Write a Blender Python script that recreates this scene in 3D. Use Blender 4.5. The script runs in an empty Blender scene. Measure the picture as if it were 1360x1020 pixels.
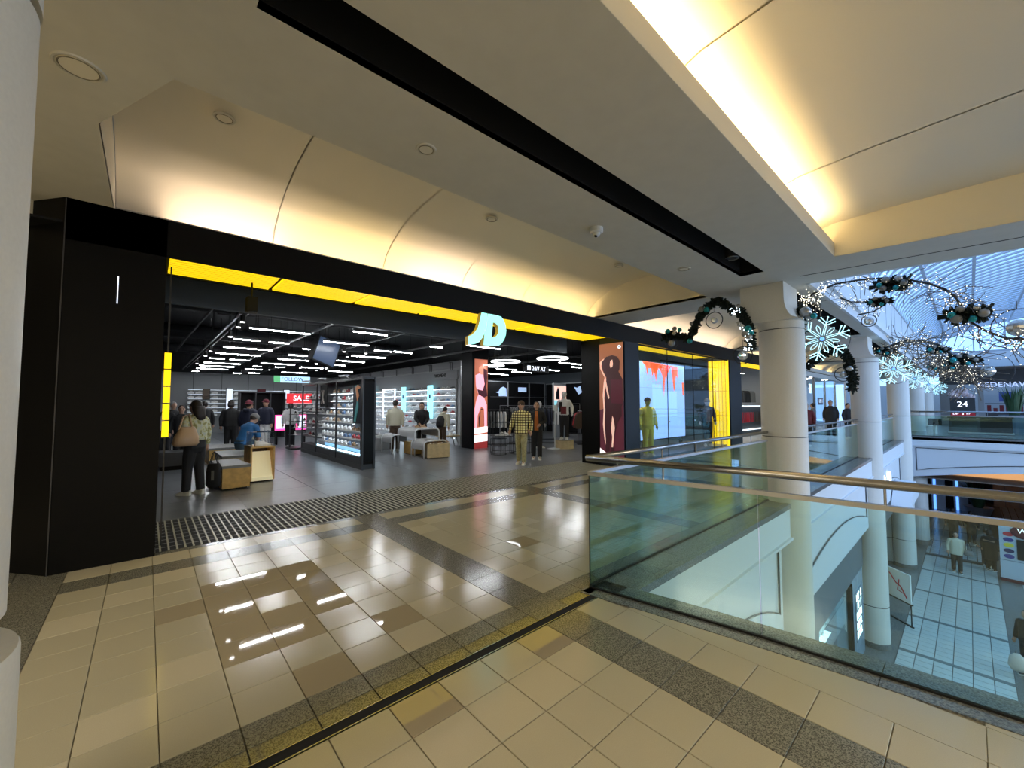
import bpy, bmesh, math, random
from mathutils import Vector, Matrix
random.seed(7)
S = bpy.context.scene
COL = S.collection
PI = math.pi
# ------------------------------------------------------------------ camera
FPX = 542.0; EYE = 1.6; PITCH = math.atan(26/542.0); AZ = math.radians(48.2)
cd = bpy.data.cameras.new('camera'); cam = bpy.data.objects.new('camera', cd); COL.objects.link(cam)
cd.sensor_fit = 'HORIZONTAL'; cd.sensor_width = 36; cd.lens = 36*FPX/1360; cd.clip_start = .05; cd.clip_end = 400
cam.location = (0, 0, EYE)
_fw = Vector((math.cos(AZ)*math.cos(PITCH), math.sin(AZ)*math.cos(PITCH), math.sin(PITCH)))
cam.rotation_euler = _fw.to_track_quat('-Z', 'Y').to_euler()
S.camera = cam
# ------------------------------------------------------------------ world, exposure
w = bpy.data.worlds.new('sky'); S.world = w; w.use_nodes = True
bgn = w.node_tree.nodes['Background']
bgn.inputs[0].default_value = (.27, .50, .92, 1); bgn.inputs[1].default_value = 1.9
S.view_settings.view_transform = 'Standard'; S.view_settings.look = 'None'
S.view_settings.exposure = 0.35; S.view_settings.gamma = 1; S.view_settings.use_curve_mapping = False
try:
    S.cycles.use_denoising = True
    S.cycles.max_bounces = 9; S.cycles.transparent_max_bounces = 24
    S.cycles.diffuse_bounces = 4; S.cycles.glossy_bounces = 4
    S.cycles.sample_clamp_indirect = 6; S.cycles.caustics_reflective = False; S.cycles.caustics_refractive = False
except Exception: pass
def area(name, loc, sx, sy, power, col, rot=(0, 0, 0)):
    d = bpy.data.lights.new(name, 'AREA'); d.shape = 'RECTANGLE'; d.size = sx; d.size_y = sy; d.energy = power; d.color = col
    o = bpy.data.objects.new(name, d); COL.objects.link(o); o.location = loc; o.rotation_euler = rot; return o
UP = (PI, 0, 0)
WARM = (1, .72, .34); PINK = (1, .76, .55)
# lamps lying in the cove troughs (they shine up onto the vaults)
for i in range(5):
    area('cove_lamp', (.6+1.6*i, 5.93, 3.46), 1.5, .1, [12, 10, 11, 10, 9][i], [PINK, WARM, PINK, WARM, WARM][i], (PI+.15, 0, 0))
for i in range(4):
    area('cove_lamp', (9.8+1.8*i, 5.93, 3.46), 1.7, .1, 9, PINK, (PI+.15, 0, 0))
for x in (19, 22, 25, 30, 34):
    area('cove_lamp', (x, 5.93, 3.46), 2.6, .1, 12, WARM, (PI+.15, 0, 0))
for i in range(6):
    area('cove_lamp', (-2.2+1.6*i, 1.26, 3.72), 1.55, .1, 17, (1, .72, .33), (PI-.25, 0, 0))
area('concourse_fill', (-5.2, 1.5, 3.5), 2.0, 3.0, 330, (1, .86, .62))  # unseen fill, added to lift the warm ambient on floor and ceiling
area('concourse_fill', (3.5, -5.2, 3.5), 3.0, 2.0, 380, (1, .86, .62))
area('atrium_side_fill', (14, -12.6, 3.2), 12, 1.2, 700, (.75, .87, 1), (math.radians(55), 0, 0))  # added off-view fill, brings cool light down to the lower level
area('atrium_side_fill', (32, -12.6, 3.2), 12, 1.2, 700, (.75, .87, 1), (math.radians(55), 0, 0))
area('window_fill', (10.6, 5.98, 3.28), .5, .12, 22, (1, .97, .85), (.25, 0, 0))  # added fill, keeps the window mannequins from reading dark
area('window_fill', (14.6, 5.98, 3.28), .5, .12, 14, (1, .97, .9), (.25, 0, 0))
area('lower_lamp', (15, 4.4, -2.6), 8, 1.5, 60, (.85, .95, 1))
area('lower_lamp', (34, -1, -2.0), 6, 6, 260, (1, .62, .3))
area('shop_lamp', (30, 9, 3.3), 6, 4, 260, (.95, .97, 1))
area('shop_lamp', (20, 9, 3.3), 5, 4, 110, (.95, .97, 1))
area('far_shop_lamp', (60, -4, 3.4), 4, 8, 420, (1, .9, .8))

def ray(x, y):
    r = (x-680)/FPX; u = (510-y)/FPX
    fw = math.cos(PITCH)-u*math.sin(PITCH); up = math.sin(PITCH)+u*math.cos(PITCH)
    return Vector((math.cos(AZ)*fw+math.sin(AZ)*r, math.sin(AZ)*fw-math.cos(AZ)*r, up))
def atz(x, y, z=0):
    d = ray(x, y); t = (z-EYE)/d.z; return Vector((d.x*t, d.y*t, z))
def aty(x, y, Y):
    d = ray(x, y); t = Y/d.y; return Vector((d.x*t, Y, EYE+d.z*t))
def atx(x, y, X):
    d = ray(x, y); t = X/d.x; return Vector((X, d.y*t, EYE+d.z*t))
# ------------------------------------------------------------------ materials
MATS = {}
def nodes(name):
    m = bpy.data.materials.new(name); m.use_nodes = True; nt = m.node_tree
    return m, nt, nt.nodes['Principled BSDF']
def mat(name, col, rough=.6, metal=0, emit=0, ecol=None, noise=0, nscale=40, bump=0, spec=None, coord='Object'):
    if name in MATS: return MATS[name]
    m, nt, b = nodes(name)
    c = (*col, 1) if len(col) == 3 else col
    b.inputs['Base Color'].default_value = c; b.inputs['Roughness'].default_value = rough; b.inputs['Metallic'].default_value = metal
    if spec is not None: b.inputs['Specular IOR Level'].default_value = spec
    if emit:
        b.inputs['Emission Color'].default_value = (*(ecol or col)[:3], 1); b.inputs['Emission Strength'].default_value = emit
    if noise or bump:
        tc = nt.nodes.new('ShaderNodeTexCoord'); n = nt.nodes.new('ShaderNodeTexNoise'); n.inputs['Scale'].default_value = nscale
        n.inputs['Detail'].default_value = 4
        nt.links.new(tc.outputs[coord], n.inputs['Vector'])
        if noise:
            r = nt.nodes.new('ShaderNodeValToRGB')
            r.color_ramp.elements[0].position = .3; r.color_ramp.elements[1].position = .7
            r.color_ramp.elements[0].color = tuple(max(0, v*(1-noise)) for v in c[:3])+(1,)
            r.color_ramp.elements[1].color = tuple(min(1, v*(1+noise)) for v in c[:3])+(1,)
            nt.links.new(n.outputs['Fac'], r.inputs['Fac']); nt.links.new(r.outputs['Color'], b.inputs['Base Color'])
        if bump:
            bp = nt.nodes.new('ShaderNodeBump'); bp.inputs['Strength'].default_value = bump; bp.inputs['Distance'].default_value = .01
            nt.links.new(n.outputs['Fac'], bp.inputs['Height']); nt.links.new(bp.outputs['Normal'], b.inputs['Normal'])
    MATS[name] = m; return m
def glass(name, tint, refl=.09, rough=0.0, gtint=(.85, .95, 1)):
    m = bpy.data.materials.new(name); m.use_nodes = True; nt = m.node_tree; nt.nodes.clear()
    o = nt.nodes.new('ShaderNodeOutputMaterial'); mx = nt.nodes.new('ShaderNodeMixShader'); t = nt.nodes.new('ShaderNodeBsdfTransparent')
    g = nt.nodes.new('ShaderNodeBsdfGlossy'); f = nt.nodes.new('ShaderNodeFresnel'); f.inputs['IOR'].default_value = 1.5; ge = nt.nodes.new('ShaderNodeNewGeometry'); mi = nt.nodes.new('ShaderNodeMath'); mi.operation = 'MULTIPLY_ADD'; mi.inputs[1].default_value = -.8333; mi.inputs[2].default_value = 1.5; nt.links.new(ge.outputs['Backfacing'], mi.inputs[0]); nt.links.new(mi.outputs[0], f.inputs['IOR'])
    t.inputs[0].default_value = (*tint, 1); g.inputs['Roughness'].default_value = rough; g.inputs['Color'].default_value = (*gtint, 1)
    mt = nt.nodes.new('ShaderNodeMath'); mt.operation = 'MULTIPLY_ADD'; mt.inputs[1].default_value = 1.0; mt.inputs[2].default_value = refl-.04; mt.use_clamp = True
    nt.links.new(f.outputs[0], mt.inputs[0]); nt.links.new(mt.outputs[0], mx.inputs[0])
    nt.links.new(t.outputs[0], mx.inputs[1]); nt.links.new(g.outputs[0], mx.inputs[2]); nt.links.new(mx.outputs[0], o.inputs[0])
    MATS[name] = m; return m
def grid_mat(name, c1, c2, mortar, sx, sy, msize, rough=.3, offset=0, bump=0):
    """brick-texture material for surfaces too far for single pieces (object coordinates are world here)"""
    m, nt, b = nodes(name)
    tc = nt.nodes.new('ShaderNodeTexCoord'); br = nt.nodes.new('ShaderNodeTexBrick')
    br.offset = offset; br.inputs['Scale'].default_value = 1; br.inputs['Color1'].default_value = (*c1, 1); br.inputs['Color2'].default_value = (*c2, 1)
    br.inputs['Mortar'].default_value = (*mortar, 1); br.inputs['Mortar Size'].default_value = msize
    br.inputs['Brick Width'].default_value = sx; br.inputs['Row Height'].default_value = sy
    nt.links.new(tc.outputs['Object'], br.inputs['Vector']); nt.links.new(br.outputs['Color'], b.inputs['Base Color'])
    b.inputs['Roughness'].default_value = rough
    MATS[name] = m; return m
def granite(name, a, bcol, scale=140, rough=.35):
    m, nt, b = nodes(name)
    tc = nt.nodes.new('ShaderNodeTexCoord'); n = nt.nodes.new('ShaderNodeTexVoronoi'); n.inputs['Scale'].default_value = scale
    n2 = nt.nodes.new('ShaderNodeTexNoise'); n2.inputs['Scale'].default_value = scale*.7; n2.inputs['Detail'].default_value = 5
    geo = nt.nodes.new('ShaderNodeNewGeometry')
    for q in (n, n2): nt.links.new(geo.outputs['Position'], q.inputs['Vector'])
    r = nt.nodes.new('ShaderNodeValToRGB'); r.color_ramp.elements[0].color = (*a, 1); r.color_ramp.elements[1].color = (*bcol, 1)
    r.color_ramp.elements[0].position = .35; r.color_ramp.elements[1].position = .62
    mx = nt.nodes.new('ShaderNodeMix'); mx.inputs[0].default_value = .5
    nt.links.new(n.outputs['Distance'], mx.inputs[2]); nt.links.new(n2.outputs['Fac'], mx.inputs[3]); nt.links.new(mx.outputs[0], r.inputs['Fac'])
    nt.links.new(r.outputs['Color'], b.inputs['Base Color']); b.inputs['Roughness'].default_value = rough
    MATS[name] = m; return m
def M(n): return MATS[n]
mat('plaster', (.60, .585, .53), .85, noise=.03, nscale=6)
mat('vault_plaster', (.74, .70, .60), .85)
mat('white_paint', (.72, .74, .76), .6)
mat('bulkhead_white', (.66, .70, .74), .55)
mat('column_paint', (.66, .655, .62), .6, noise=.03, nscale=60, bump=.05)
mat('black', (.004, .004, .0045), .4, spec=.12)
mat('black_soft', (.010, .010, .011), .7, spec=.15)
mat('slot_black', (.003, .003, .003), .9)
mat('charcoal', (.035, .036, .04), .5)
mat('navy_wall', (.008, .012, .022), .5, spec=.3)
mat('dark_metal', (.05, .05, .052), .4, .7)
mat('steel', (.33, .33, .34), .25, 1)
mat('satin_steel', (.46, .47, .49), .42, .9)
mat('chrome', (.7, .7, .7), .12, 1)
mat('grout', (.20, .18, .13), .7)
mat('tile_cream', (.43, .40, .305), .16, noise=.05, nscale=260, spec=.5)
mat('tile_cream_light', (.50, .46, .355), .13, noise=.05, nscale=260, spec=.5)
mat('tile_brown', (.36, .31, .225), .03, noise=.03, nscale=260, spec=.6)
granite('granite', (.055, .055, .048), (.24, .235, .20), 150, .16)
granite('granite_polished', (.055, .055, .048), (.22, .215, .18), 150, .07)
granite('granite_dark', (.07, .075, .08), (.20, .21, .21), 90, .22)
mat('shop_tile', (.135, .145, .16), .3, noise=.12, nscale=4)
mat('shop_joint', (.30, .30, .30), .5)
mat('shop_wall', (.30, .31, .32), .7)
mat('shop_wall_light', (.42, .43, .44), .7)
mat('shop_bulkhead', (.10, .12, .14), .6)
mat('ceiling_black', (.006, .006, .007), .8)
mat('yellow_light', (.9, .62, .0), .4, emit=.95, ecol=(1, .72, .004))
mat('yellow_groove_shade', (.7, .42, .0), .4, emit=.33, ecol=(.8, .42, .0))  # dimmer yellow: groove shade put into the colour, since flat emission shows none
mat('tube_light', (.9, .95, 1), .4, emit=88, ecol=(.93, .97, 1))
mat('ring_glow', (.9, .95, 1), .4, emit=6, ecol=(.93, .97, 1)); mat('shelf_fill_dim', (.8, .9, 1), .4, emit=1.6, ecol=(.8, .9, 1))
mat('spot_light', (1, 1, 1), .4, emit=10)
mat('cyan_sign', (.5, 1, .95), .4, emit=.82, ecol=(.36, .98, .86))
mat('gold_side', (.5, .36, .06), .3, emit=.2)
mat('cyan_panel', (.4, .85, .9), .4, emit=1.0, ecol=(.35, .85, .95))
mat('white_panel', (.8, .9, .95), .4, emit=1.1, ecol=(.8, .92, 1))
mat('glow_strip', (.8, .95, 1), .4, emit=4, ecol=(.55, .85, 1))
mat('screen_white', (.7, .75, .85), .4, emit=.8, ecol=(.75, .85, 1))
mat('letter_white', (.9, .9, 1), .4, emit=1.2, ecol=(.85, .9, 1))
mat('wood', (.60, .36, .10), .45, noise=.2, nscale=9)
mat('wood_pale', (.58, .46, .27), .5, noise=.12, nscale=9)
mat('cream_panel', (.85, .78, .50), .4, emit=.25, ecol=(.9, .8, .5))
mat('grey_top', (.22, .22, .21), .6)
mat('mat_bar', (.50, .50, .42), .35); mat('sign_blue', (.5, .6, .9), .4, emit=.7, ecol=(.55, .68, 1))
mat('red', (.55, .02, .03), .5)
mat('red_sign', (.7, .02, .03), .4, emit=.55, ecol=(.8, .03, .04))
mat('magenta_glow', (.9, .05, .3), .4, emit=1.3, ecol=(1, .08, .35))
mat('skin', (.50, .30, .21), .55)
mat('hair', (.018, .012, .010), .6)
mat('hair_grey', (.35, .35, .34), .6)
glass('rail_glass', (.80, .93, .87), .06)
glass('shop_glass', (.90, .94, .95), .05)
glass('sky_glass', (.93, .97, 1), .02)
glass('acrylic', (.92, .93, .95), .1)
# ------------------------------------------------------------------ mesh builder
class MB:
    def __init__(s): s.v = []; s.f = []; s.mi = []; s.m = 0; s.X = Matrix.Identity(4)
    def add(s, vs, fs):
        n = len(s.v); s.v += [tuple(s.X @ Vector(v)) for v in vs]; s.f += [tuple(i+n for i in f) for f in fs]; s.mi += [s.m]*len(fs); return s
    def box(s, x0, x1, y0, y1, z0, z1):
        return s.add([(x0,y0,z0),(x1,y0,z0),(x1,y1,z0),(x0,y1,z0),(x0,y0,z1),(x1,y0,z1),(x1,y1,z1),(x0,y1,z1)],
                     [(3,2,1,0),(4,5,6,7),(0,1,5,4),(1,2,6,5),(2,3,7,6),(3,0,4,7)])
    def cbox(s, cx, cy, cz, sx, sy, sz, bev=0):
        if not bev: return s.box(cx-sx/2, cx+sx/2, cy-sy/2, cy+sy/2, cz-sz/2, cz+sz/2)
        b = bev; pts = [(-sx/2+b,-sy/2),(sx/2-b,-sy/2),(sx/2,-sy/2+b),(sx/2,sy/2-b),(sx/2-b,sy/2),(-sx/2+b,sy/2),(-sx/2,sy/2-b),(-sx/2,-sy/2+b)]
        return s.prism([(cx+x, cy+y) for x, y in pts], cz-sz/2, cz+sz/2)
    def prism(s, pts, z0, z1):
        n = len(pts)
        return s.add([(x,y,z0) for x,y in pts]+[(x,y,z1) for x,y in pts], [tuple(range(n-1,-1,-1)), tuple(range(n,2*n))]+[(i,(i+1)%n,(i+1)%n+n,i+n) for i in range(n)])
    def prism_y(s, pts, y0, y1):   # pts are (x, z)
        n = len(pts)
        return s.add([(x,y0,z) for x,z in pts]+[(x,y1,z) for x,z in pts], [tuple(range(n)), tuple(range(2*n-1,n-1,-1))]+[(i,i+n,(i+1)%n+n,(i+1)%n) for i in range(n)])
    def prism_x(s, pts, x0, x1):   # pts are (y, z)
        n = len(pts)
        return s.add([(x0,y,z) for y,z in pts]+[(x1,y,z) for y,z in pts], [tuple(range(n-1,-1,-1)), tuple(range(n,2*n))]+[(i,(i+1)%n,(i+1)%n+n,i+n) for i in range(n)])
    def tube(s, pts, r, n=8, closed=False, cap=True):
        P = [Vector(p) for p in pts]; k = len(P); R = r if isinstance(r, (list, tuple)) else [r]*k
        vs = []; up = None
        for i, p in enumerate(P):
            if closed: d = P[(i+1) % k]-P[i-1]
            else: d = P[min(i+1, k-1)]-P[max(i-1, 0)]
            if d.length < 1e-9: d = Vector((0, 0, 1))
            d.normalize()
            if up is None:
                up = Vector((0, 0, 1)) if abs(d.z) < .9 else Vector((1, 0, 0))
            a = d.cross(up)
            if a.length < 1e-4: a = d.cross(Vector((1, 0.3, 0)))
            a.normalize(); b = a.cross(d).normalized(); up = b
            ra = R[i] if not isinstance(R[i], (tuple, list)) else R[i][0]; rb = R[i] if not isinstance(R[i], (tuple, list)) else R[i][1]
            for j in range(n):
                t = 2*PI*j/n; vs.append(p+a*math.cos(t)*ra+b*math.sin(t)*rb)
        fs = []
        for i in range(k if closed else k-1):
            for j in range(n):
                A = i*n+j; B = i*n+(j+1) % n; C = ((i+1) % k)*n+(j+1) % n; D = ((i+1) % k)*n+j
                fs.append((A, B, C, D))
        if cap and not closed: fs += [tuple(range(n-1, -1, -1)), tuple(range((k-1)*n, k*n))]
        return s.add(vs, fs)
    def cyl(s, x, y, z0, z1, r, n=24, r2=None):
        r2 = r if r2 is None else r2
        return s.add([(x+r*math.cos(2*PI*i/n), y+r*math.sin(2*PI*i/n), z0) for i in range(n)]+[(x+r2*math.cos(2*PI*i/n), y+r2*math.sin(2*PI*i/n), z1) for i in range(n)],
                     [tuple(range(n-1,-1,-1)), tuple(range(n,2*n))]+[(i,(i+1)%n,(i+1)%n+n,i+n) for i in range(n)])
    def sph(s, c, r, n=10, m=7):
        r = (r, r, r) if not isinstance(r, (tuple, list)) else r
        vs = [(c[0], c[1], c[2]-r[2])]
        for i in range(1, m):
            p = PI*i/m-PI/2
            for j in range(n):
                t = 2*PI*j/n; vs.append((c[0]+r[0]*math.cos(p)*math.cos(t), c[1]+r[1]*math.cos(p)*math.sin(t), c[2]+r[2]*math.sin(p)))
        vs.append((c[0], c[1], c[2]+r[2])); L = len(vs)-1
        fs = [(0, 1+(j+1) % n, 1+j) for j in range(n)]+[(L, 1+(m-2)*n+j, 1+(m-2)*n+(j+1) % n) for j in range(n)]
        for i in range(m-2):
            for j in range(n): fs.append((1+i*n+j, 1+i*n+(j+1) % n, 1+(i+1)*n+(j+1) % n, 1+(i+1)*n+j))
        return s.add(vs, fs)
    def octa(s, c, r):
        x, y, z = c
        return s.add([(x-r,y,z),(x+r,y,z),(x,y-r,z),(x,y+r,z),(x,y,z-r),(x,y,z+r)], [(0,2,5),(2,1,5),(1,3,5),(3,0,5),(2,0,4),(1,2,4),(3,1,4),(0,3,4)])
    def mesh(s, name, mats, smooth=False):
        me = bpy.data.meshes.new(name); me.from_pydata(s.v, [], s.f)
        mats = mats if isinstance(mats, (list, tuple)) else [mats]
        for m in mats: me.materials.append(M(m) if isinstance(m, str) else m)
        if len(mats) > 1: me.polygons.foreach_set('material_index', s.mi)
        if smooth == 'auto': me.polygons.foreach_set('use_smooth', [True]*len(me.polygons)); me.update(); me.set_sharp_from_angle(angle=.6); return me
        if smooth: me.polygons.foreach_set('use_smooth', [True]*len(me.polygons))
        me.update(); return me
    def build(s, name, mats, parent=None, smooth=False, **kw):
        return link(name, s.mesh(name, mats, smooth), parent, **kw)
def link(name, me, parent=None, loc=(0, 0, 0), rot=(0, 0, 0), label=None, kind=None):
    o = bpy.data.objects.new(name, me); COL.objects.link(o); o.location = loc; o.rotation_euler = rot
    if parent is not None: o.parent = parent
    if label: o['label'] = label
    if kind: o['kind'] = kind
    return o
def struct(name, mb, mats, parent=None, **kw):
    o = mb.build(name, mats, parent, **kw)
    if parent is None: o['kind'] = 'structure'
    return o
def thing(name, label, cat, loc=(0, 0, 0), rz=0, group=None):
    o = bpy.data.objects.new(name, None); COL.objects.link(o); o.location = loc; o.rotation_euler = (0, 0, rz)
    o['label'] = label; o['category'] = cat
    if group: o['group'] = group
    return o
def tag(o, label, cat, group=None, kind=None):
    o['label'] = label; o['category'] = cat
    if group: o['group'] = group
    if kind: o['kind'] = kind
    return o
def copy_thing(o, loc, rz=None, label=None, group=None):
    def cp(a, par):
        c = a.copy(); COL.objects.link(c)
        if par is not None: c.parent = par
        for k in a.children: cp(k, c)
        return c
    c = cp(o, None); c.location = loc
    if rz is not None: c.rotation_euler = (0, 0, rz)
    if label: c['label'] = label
    if group: c['group'] = group
    return c
B = MB
# straight skeleton strokes for lettering: filled outlines from text curves converted to meshes
def text(name, s, size, depth, m, parent, loc, rot, align='CENTER', shear=0, sx=1):
    c = bpy.data.curves.new(name, 'FONT'); c.body = s; c.size = size; c.extrude = depth; c.align_x = align; c.align_y = 'CENTER'; c.shear = shear
    c.resolution_u = 2
    o = bpy.data.objects.new(name, c); COL.objects.link(o); c.materials.append(M(m)); o.location = loc; o.rotation_euler = rot; o.scale = (sx, 1, 1)
    if parent is not None: o.parent = parent
    return o
def marks(name, m, parent, loc, w_, h_, rows, cols, face='-Y', seed=1):
    """rows of small raised strokes for lettering too small to read in the photograph"""
    q = random.Random(seed); mb = MB(); rh = h_/rows; cw = w_/cols
    for r in range(rows):
        for c in range(cols):
            if q.random() < .1: continue
            u = -w_/2+c*cw; v = h_/2-r*rh
            bars = [(u+.1*cw, u+.3*cw, v-.85*rh, v-.1*rh)]
            if q.random() < .6: bars.append((u+.55*cw, u+.75*cw, v-.85*rh, v-.1*rh))
            bars.append((u+.3*cw, u+.75*cw, v-.28*rh, v-.1*rh) if q.random() < .5 else (u+.3*cw, u+.75*cw, v-.85*rh, v-.67*rh))
            for a, b, z0, z1 in bars:
                if face == '-Y': mb.box(a, b, -.006, .0, z0, z1)
                else: mb.box(-.006, .0, -b, -a, z0, z1)
    o = mb.build(name, m, parent, kind='stuff'); o.location = loc; return o
RX = (PI/2, 0, 0)   # text facing -Y
RM = (PI/2, 0, -PI/2)  # text facing -X
# ------------------------------------------------------------------ floor of the upper concourse
def XG(y):
    s = min(2.26-y, 4.4); return 2.93+.234*s-.0258*s*s
T0 = .302
def xband(k): return -.51+3.06*k      # left edge of tile block k (9 tiles, then a granite band)
ys = [2.05-i*.3 for i in range(0, 34)]
slab = [(x, y) for x, y in [(-9, -8)]]+[(XG(y)+.2, y) for y in reversed(ys)]+[(XG(2.03)+.24, 2.03), (46, 2.03), (46, 5.9), (-9, 5.9)]
base = B().prism(slab, -.5, -.007)
floor = struct('floor', base, 'grout')
tiles = []; gran = []
def clip_quad(x0, x1, y0, y1):
    """cut a rectangle by the curved kerb line; returns a polygon or None"""
    lim = lambda y: XG(y)-.14
    if x1 <= min(lim(y0), lim(y1)): return [(x0, y0), (x1, y0), (x1, y1), (x0, y1)]
    if x0 >= max(lim(y0), lim(y1))-.02: return None
    a = min(x1, lim(y0)); b = min(x1, lim(y1))
    if a <= x0 or b <= x0: return None
    return [(x0, y0), (a, y0), (b, y1), (x0, y1)]
BROWN = {(2,5),(3,2),(3,3),(3,4),(3,5),(3,6),(4,2),(4,3),(4,5),(4,6),(5,3),(5,4),(5,5),(5,6),(6,1),(4,0)}
G = .0022
for k in range(-1, 4):
    xb = xband(k)
    for i in range(9):
        x0 = xb+i*T0; x1 = x0+T0
        if x0 < -2.0: continue
        for j in range(9):
            y0 = 2.46+j*.299; br = (k == 0 and (i, j) in BROWN) or (k == 1 and (i, j) == (2, 3))
            tiles.append((x0, x1, y0, y0+.299, 'tile_brown' if br else ('tile_cream_light' if (i*7+j*5+k) % 6 == 0 else 'tile_cream'), None))
        tiles.append((x0, x1, 5.45, 5.765, 'tile_cream_light', None))
        gran.append((x0, x1, 5.15, 5.45)); gran.append((x0, x1, 5.765, 5.875)); gran.append((x0, x1, 2.285, 2.46))
        if x1 < 2.95: gran.append((x0, x1, 2.175, 2.285))
        for j in range(-1, 11):
            y1 = 1.832-j*.305; y0 = y1-.305
            if j == -1: y0 = 1.832; y1 = 2.098
            p = clip_quad(x0, x1, y0, y1)
            if p is None or y0 < -1.3: continue
            br = j == -1 and k == 0 and i in (5, 8)
            tiles.append((x0, x1, y0, y1, 'tile_brown' if br else 'tile_cream', None if p[1][0] == x1 and p[2][0] == x1 else p))
    g0 = xb+9*T0; g1 = xband(k+1)
    for j in range(10):
        y0 = 2.46+j*.299
        if y0 < 5.4: gran.append((g0, g1, y0, y0+.299))
    gran.append((g0, g1, 5.45, 5.765)); gran.append((g0, g1, 5.765, 5.875)); gran.append((g0, g1, 2.175 if g1 < 3 else 2.285, 2.46))
    if g1 < 2.9:
        gran.append((g0, g1, 1.832, 2.098))
        for j in range(10):
            y1 = 1.832-j*.305
            if y1 > -1: gran.append((g0, g1, y1-.305, y1))
def dist(t): return math.hypot((t[0]+t[1])/2, (t[2]+t[3])/2) if (t[0]+t[1]+t[2]+t[3]) > -.5 else 99
tiles.sort(key=dist); gran.sort(key=dist)
CACHE = {}
def slabpiece(name, x0, x1, y0, y1, m, par, z=0., th=.006, poly=None):
    """one floor piece; equal sizes share their mesh"""
    if poly:
        return link(name, B().prism([(x-x0, y-y0) for x, y in poly], -th, 0).mesh(name, m), par, (x0, y0, z))
    key = (name, round(x1-x0, 3), round(y1-y0, 3), m)
    if key not in CACHE:
        dx, dy = (x1-x0)/2-G, (y1-y0)/2-G; b = .002
        CACHE[key] = B().add([(-dx,-dy,-th),(dx,-dy,-th),(dx,dy,-th),(-dx,dy,-th),(-dx,-dy,-b),(dx,-dy,-b),(dx,dy,-b),(-dx,dy,-b),(-dx+b,-dy+b,0),(dx-b,-dy+b,0),(dx-b,dy-b,0),(-dx+b,dy-b,0)],
            [(3,2,1,0),(8,9,10,11)]+[(a,(a+1)%4,(a+1)%4+4,a+4) for a in range(4)]+[(a+4,(a+1)%4+4,(a+1)%4+8,a+8) for a in range(4)]).mesh(name, m)
    return link(name, CACHE[key], par, ((x0+x1)/2, (y0+y1)/2, z))
rest = B()
for n, (x0, x1, y0, y1, m, p) in enumerate(tiles):
    if n < 298: slabpiece('tile', x0, x1, y0, y1, m, floor, poly=p)
    else: rest.box(x0+G, x1-G, y0+G, y1-G, -.006, 0)
rest.build('tile_field', 'tile_cream', floor, kind='stuff')
rest = B()
for n, (x0, x1, y0, y1) in enumerate(gran):
    if n < 240: slabpiece('granite_tile', x0, x1, y0, y1, 'granite_polished' if y1 < 2.3 and y0 > 2.1 else 'granite', floor)
    else: rest.box(x0+G, x1-G, y0+G, y1-G, -.006, 0)
rest.build('granite_field', 'granite', floor, kind='stuff')
grid_mat('far_tiles', (.47, .42, .31), (.44, .395, .29), (.18, .16, .12), T0, .299, .006, .22)
far = B().box(xband(4), 46, 2.46, 5.875, -.006, 0).box(-9, -2.02, 2.46, 5.875, -.006, 0).box(-9, -2.02, -8, 2.1, -.006, 0).box(-2.02, 2.2, -8, -1.55, -.006, 0)
far.build('far_tile_field', 'far_tiles', floor)
# left granite corner around the portal
for (a, b_, c, d) in ((-.86, -.51, 5.875, 6.2), (-.86, -.51, 6.2, 6.5), (-1.21, -.86, 5.875, 6.5), (-1.6, -1.21, 5.875, 6.5)): slabpiece('granite_tile', a, b_, c, d, 'granite', floor)
B().box(-9, -1.6, 5.875, 7.4, -.02, -.001).build('far_tile_field', 'far_tiles', floor)
B().box(-9, -.6, 5.7, 8.2, -.5, -.0065).build('bed', 'grout', floor)
# kerb stones under the rails
cst = 0
yy = 2.26
while yy > -4.5:
    y2 = yy-.62
    pin = [(XG(y)-.138, y) for y in (yy, (yy+y2)/2, y2)]; pout = [(XG(y)+.2, y) for y in (y2, (yy+y2)/2, yy)]
    poly = pin+pout
    cx = sum(p[0] for p in poly)/6; cy = sum(p[1] for p in poly)/6
    link('kerb_stone', B().prism([(cx+(x-cx)*.994-cx, cy+(y-cy)*.994-cy) for x, y in poly][::1], -.08, .004).mesh('kerb_stone', 'granite_dark'), floor, (cx, cy, 0))
    yy = y2
x = 3.0
while x < 28.6:
    if not any(abs(x+.3-c) < .55 for c in (8.05, 16.3, 25.)):
        slabpiece('kerb_stone', x, x+.604, 2.03, 2.285, 'granite_dark', floor, z=.004, th=.08)
    x += .604
slabpiece('kerb_stone', 2.82, 3.0, 2.18, 2.285, 'granite_dark', floor, z=.004, th=.01)
# expansion joint
ex = B(); ex.box(-8, 2.93, 2.105, 2.17, -.006, -.001)
st = struct('trim_1', ex, 'slot_black')
for y in (2.101, 2.168): B().box(-8, 2.90, y, y+.007, -.006, .0025).build('edge_strip', 'steel', st)
# entrance mat
mt = thing('entrance_mat', 'long dark ribbed entrance mat with pale metal bars across the store threshold', 'mat', (4.5, 6.65, 0))
B().box(-4.38, 4.38, -.77, .73, -.01, -.002).build('backing', 'black_soft', mt)
bar = B().box(-.008, .008, -.765, .725, -.003, .004).mesh('mat_bar', 'mat_bar')
fib = B().box(-.027, .027, -.765, .725, -.004, .001).mesh('mat_rib', 'mat_rib') if 'mat_rib' in MATS else None
for i in range(121): link('metal_bar', bar, mt, (-4.34+i*.0722, 0, 0))
cross = B()
for j in range(9): cross.box(-4.38, 4.38, -.62+j*.165, -.612+j*.165, -.003, .001)
cross.build('cross_seams', 'shop_joint', mt)
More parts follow.
